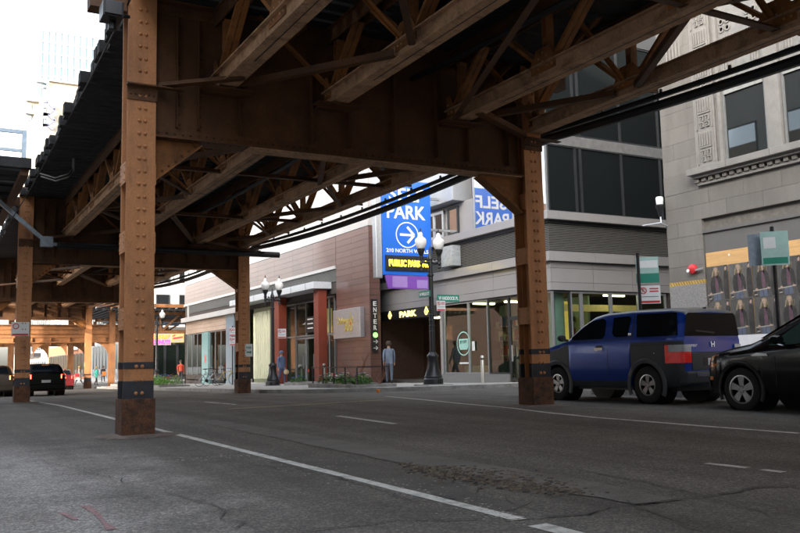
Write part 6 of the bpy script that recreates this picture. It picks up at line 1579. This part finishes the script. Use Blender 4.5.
# bicycles locked by the kerb
def bicycle(pxc, pyc, hd, fm, label):
    z = 0
    for _ in range(8): p = onZ(pxc, pyc, z); z = g(p.x, p.y)+KH
    t = thing('bicycle', (p.x, p.y, z), label, 'bicycle', 'bicycles locked to the kerb rack')
    D = Vector((cos(hd), sin(hd), 0)); S_ = Vector((-sin(hd), cos(hd), 0)); O = Vector((p.x, p.y, z)); Z = Vector((0, 0, 1)); R_ = .34
    for s, nm in ((-.52, 'wheel'), (.52, 'wheel')):
        c = O+D*s+Z*R_; b = MB(); N = 24
        for rr, th in ((R_-.015, .016),):
            vs = []
            for k in range(N):
                a = 2*pi*k/N; dr = D*cos(a)+Z*sin(a)
                for q in range(6): e = 2*pi*q/6; vs.append(c+dr*(rr+th*cos(e))+S_*th*sin(e))
            b.add(vs, [(k*6+q, ((k+1) % N)*6+q, ((k+1) % N)*6+(q+1) % 6, k*6+(q+1) % 6) for k in range(N) for q in range(6)])
        w_ = b.build('wheel', mat('grey_bicycle_tyre', (.10, .10, .10), rough=.7, var=.1), t)
        b = MB()
        for k in range(9): a = pi*k/9; dr = D*cos(a)+Z*sin(a); b.beam(c-dr*(R_-.03), c+dr*(R_-.03), .004, .004, up=S_)
        b.cyl(c-S_*.04, c+S_*.04, .025, n=8); b.build('spokes', alu, w_)
    seat, head, bb = O+D*-.17+Z*.80, O+D*.34+Z*.80, O+D*-.08+Z*.30
    rear, fr = O+D*-.52+Z*R_, O+D*.52+Z*R_
    b = MB()
    for a_, c_ in ((seat, bb), (seat-Z*.05, head), (bb, head-Z*.12), (bb, rear), (seat-Z*.06, rear), (head+Z*.08, fr)): b.tube([a_, c_], .018, 6)
    b.build('frame', fm, t, smooth=True)
    b = MB().tube([seat, seat+Z*.12], .014, 6).box(-.001, .001, -.001, .001, 0, .001) if False else MB().tube([seat, seat+Z*.10], .014, 6); b.prism([seat+Z*.10-D*.13+S_*.07, seat+Z*.10-D*.13-S_*.07, seat+Z*.10+D*.13-S_*.02, seat+Z*.10+D*.13+S_*.02], Z*.05); b.build('saddle', blackp, t)
    h = head+Z*.16; b = MB().tube([head, h], .014, 6).tube([h-S_*.28-D*.10, h-S_*.2, h+S_*.2, h+S_*.28-D*.10], .013, 6); b.build('handlebar', blackp, t)
    b = MB().cyl(bb-S_*.03, bb+S_*.03, .09, n=12).beam(bb+S_*.06, bb+S_*.06+D*.1-Z*.12, .02, .02).beam(bb-S_*.06, bb-S_*.06-D*.1+Z*.12, .02, .02); b.build('crank', blackm, t)
bicycle(208, 386.3, radians(15), mat('silver_bike_frame', (.4, .4, .42), rough=.3, metal=.5), 'silver framed bicycle nearest the left at the kerb')
bicycle(214, 385.6, radians(200), mat('black_bike_frame', (.02, .02, .02), rough=.3), 'black bicycle locked in the middle of the kerb rack')
bicycle(226, 385.2, radians(20), mat('yellow_bike_frame', (.50, .33, .03), rough=.3, coat=.5), 'yellow framed bicycle at the right end by the sign post')
# small litter by the kerb
o = MB().box(-.05, .05, -.04, .04, 0, .05); p = onG(378, 392.5); lt = MB(); lt.lathe((p.x, p.y, p.z), [(.05, 0), (.06, .05), (.065, .1), (.0, .11)], 8); tag(lt.build('paper_cup', flo), 'crumpled orange and white paper cup lying by the kerb', 'litter')
# ================================================================== PEOPLE
skinm = mat('skin', (.42, .25, .17), rough=.6, var=.08)
def person(label, foot, H, hd, mats, pose, hair, hood=False, extra=None):
    """foot = ground point below the hips; hd = heading angle; mats = torso, legs, shoes; pose = joint offsets"""
    t = thing('person', foot, label, 'person')
    F = Vector((cos(hd), sin(hd), 0)); S_ = Vector((-sin(hd), cos(hd), 0)); Z = Vector((0, 0, 1)); k = H/1.75
    def J(f, s, z): return (F*f+S_*s+Z*z)*k
    st, lean = pose.get('stride', .0), pose.get('lean', .0)
    V = []; E_ = []; R_ = []; T = []
    def add(p, r, kind, par=None):
        V.append(p); R_.append(r*k); T.append(kind)
        if par is not None: E_.append((par, len(V)-1))
        return len(V)-1
    pel = add(J(0, 0, .95), .145, 1); sp1 = add(J(lean*.2, 0, 1.12), .135, 0, pel); ch = add(J(lean*.6, 0, 1.30), .155, 0, sp1); nk = add(J(lean*.9, 0, 1.46), .075, 0, ch)
    n2 = add(J(lean*1.1, 0, 1.53), .055, 3, nk); hdv = add(J(lean*1.2+.015, 0, 1.62), .092, 3, n2); add(J(lean*1.2+.01, 0, 1.70), .075, 3, hdv); add(J(lean*1.2+.10, 0, 1.61), .02, 3, hdv)
    for s in (-1, 1):
        d = st*s
        hp = add(J(d*.05, s*.09, .88), .10, 1, pel); kn = add(J(d*.55+.05, s*.10, .49), .068, 1, hp)
        back = d < 0
        an = add(J(d*1.0-(.06 if back else 0), s*.10, .10+(.06 if back and st > .1 else 0)), .045, 1, kn); add(J(d*1.0+.15-(.06 if back else 0), s*.11, .04), .042, 2, an)
        sh = add(J(lean*.8, s*.19, 1.40), .075, 0, ch)
        ar = pose.get('armL' if s > 0 else 'armR', None)
        if ar is None: ar = ((-d*.25, .225, 1.12), (-d*.45+.06, .215, .88))
        el = add(J(ar[0][0], s*ar[0][1], ar[0][2]), .052, 0, sh); wr = add(J(ar[1][0], s*ar[1][1], ar[1][2]), .036, 0, el)
        dv = (V[wr]-V[el]).normalized()*.075*k; ha = add(V[wr]+dv, .034, 3, wr)
        fw = (F*.3+Z*-.2)
        for q in range(4): add(V[ha]+dv*(.9+.12*(q in (1, 2)))+F*(q-1.5)*.022*k, .011, 3, ha)
        add(V[ha]+F*.05*k+dv*.2, .012, 3, ha)
    me = bpy.data.meshes.new('body'); me.from_pydata([tuple(v) for v in V], E_, [])
    o = bpy.data.objects.new('body', me); COL.objects.link(o)
    sk = o.modifiers.new('skin', 'SKIN'); sk.use_smooth_shade = True
    for i, sv in enumerate(me.skin_vertices[0].data): sv.radius = (R_[i], R_[i]*(.92 if T[i] != 0 else .80)); sv.use_root = (i == 0)
    ss_ = o.modifiers.new('sub', 'SUBSURF'); ss_.levels = 2; ss_.render_levels = 2
    bpy.context.view_layer.update()
    m2 = bpy.data.meshes.new_from_object(o.evaluated_get(bpy.context.evaluated_depsgraph_get())); bpy.data.objects.remove(o)
    m2.materials.clear()
    for q in (mats[0], mats[1], mats[2], skinm): m2.materials.append(q)
    segs = [(V[a], V[b_], T[b_]) for a, b_ in E_]; idx = []
    for p in m2.polygons:
        c = p.center; best = (9, 0)
        for a, b_, tt in segs:
            ab = b_-a; f = max(0, min(1, (c-a).dot(ab)/max(1e-9, ab.length_squared))); dd = (c-(a+ab*f)).length
            if dd < best[0]: best = (dd, tt)
        kind = best[1]
        if pose.get('coat') and kind == 1 and c.z > pose['coat']*k: kind = 0
        idx.append(kind)
    m2.polygons.foreach_set('material_index', idx)
    ob = bpy.data.objects.new('body', m2); COL.objects.link(ob); ob.parent = t
    hc = Vector(foot)+V[hdv]
    b = MB(); rr = .112*k
    b.lathe(hc-F*.012+Z*.0, [(.0, rr*1.28), (rr*.5, rr*1.2), (rr*.9, rr*.85), (rr*1.05, rr*.3), (rr*1.0, -rr*.2), (rr*.75, -rr*(.9 if pose.get('long') else .55)), (.0, -rr*(1.3 if pose.get('long') else .6))], 14)
    # open the face side
    b2 = MB()
    for f, mi in zip(b.f, b.m):
        c = sum((Vector(b.v[i]) for i in f), Vector())/len(f)-hc
        if c.dot(F) > rr*.42 and c.z < rr*.55: continue
        b2.add([b.v[i] for i in f], [tuple(range(len(f)))], 0)
    b2.build('hood' if hood else 'hair', hair, t, smooth=True, fix=False)
    if pose.get('skirt'):
        z0, z1, r0, r1, mm = pose['skirt']; c = Vector(foot)
        b = MB(); b.lathe(c, [(r0*k, z1*k), (r1*k, z0*k), (r1*k-.02, z0*k), (r0*k-.03, z1*k-.02)], 14, sy=.8); b.build('coat_skirt', mm, t, smooth=True)
    e = MB()
    for s in (-1, 1): e.lathe(hc+F*.088*k+S_*s*.034*k+Z*.012*k, [(.0, -.01), (.012*k, 0), (.0, .01)], 6)
    e.build('eyes', blackm, t); e = MB(); e.box(-.001, .001, -.001, .001, -.001, .001)
    return t, Vector(foot)+V[hdv], lambda f, s, z: Vector(foot)+J(f, s, z)
def gfoot(px, py, kh=KH):
    z = 0
    for _ in range(10): p = onZ(px, py, z); z = g(min(p.x, 18.5), p.y)+kh
    return (p.x, p.y, z)
suit = mat('blue_grey_suit', (.17, .21, .28), rough=.8, var=.12, scale=8); dkt = mat('dark_trousers', (.03, .03, .035), rough=.8, var=.2); shoe = mat('dark_shoes', (.02, .016, .014), rough=.5)
jk = mat('faded_blue_jacket', (.10, .14, .24), rough=.8, var=.15, scale=8); bl_ = mat('blue_jeans', (.06, .09, .17), rough=.8, var=.15); hairb = mat('brown_hair', (.06, .035, .02), rough=.7, var=.3, scale=20); blond = mat('blond_hair', (.45, .30, .12), rough=.6, var=.25, scale=20)
gcoat = mat('pale_grey_coat', (.40, .39, .37), rough=.85, var=.12, scale=6); tealc = mat('turquoise_jacket', (.06, .42, .37), rough=.7, var=.12); oran = mat('bright_red_jacket', (.60, .07, .03), rough=.7, var=.1)
def footat(px, X): p = onX(px, 384, X); return (X, p.y, g(min(X, 18), p.y)+KH)
person('man in a blue grey suit walking away into the parking garage', footat(389.5, 17.2), 1.82, radians(60), (suit, mat('slate_trousers', (.10, .125, .17), rough=.8, var=.2), shoe), {'stride': .26, 'coat': .82}, hairb)
f2 = footat(281.5, 15.6)
person('person in a faded blue hooded jacket walking past the red columns', f2, 1.72, radians(-75), (jk, bl_, shoe), {'stride': .12, 'coat': .84, 'armR': ((.05, .27, 1.12), (.12, .28, .86))}, jk, hood=True)
bp_ = onY(286.3, 372, f2[1]-.2); b = MB(); b.lathe((bp_.x, bp_.y, bp_.z-.12), [(.06, 0), (.12, .05), (.13, .15), (.09, .22), (.03, .25)], 12); hb = b.build('shoulder_bag', mat('tan_bag', (.50, .38, .22), rough=.7, var=.1), smooth=True); tag(hb, 'small tan bag carried by the hooded person in blue', 'bag')
f3 = onG(79, 387); f3 = (f3.x, f3.y, g(f3.x, f3.y))
person('blond woman in a pale grey coat striding across the far street', f3, 1.70, radians(165), (gcoat, dkt, shoe), {'stride': .33, 'coat': .62, 'long': True, 'skirt': (.60, .98, .15, .22, gcoat), 'armR': ((.05, .26, 1.12), (.2, .2, 1.0))}, blond)
hb = MB(); q = Vector(f3)+Vector((-.22, -.25, .95)); hb.box(q.x-.16, q.x+.16, q.y-.06, q.y+.06, q.z-.13, q.z+.13); tag(hb.build('handbag', redp, bevel=.03), 'red handbag held by the woman in the pale grey coat', 'bag')
f4 = onG(96, 385.5); f4 = (f4.x, f4.y, g(f4.x, f4.y))
person('woman in a turquoise jacket crossing beyond the far right column', f4, 1.66, radians(20), (tealc, dkt, shoe), {'stride': .15, 'coat': .7, 'long': True}, blond)
f5 = onG(103, 383); f5 = (f5.x, f5.y, g(f5.x, f5.y))
person('person in dark clothes with an orange bag near the orange column', f5, 1.72, radians(100), (dkt, dkt, shoe), {'stride': .1}, hairb)
q = Vector(f5)+Vector((.05, -.3, .95)); hb = MB().box(q.x-.2, q.x+.2, q.y-.06, q.y+.08, q.z-.22, q.z+.2); tag(hb.build('tote_bag', flo, bevel=.04), 'orange tote bag carried by the dark clothed person in the distance', 'bag')
f6 = footat(180.5, 15.8); 
person('person in a bright red jacket standing beyond the kerb flower bed', f6, 1.72, radians(-90), (oran, dkt, shoe), {'stride': .05}, hairb)
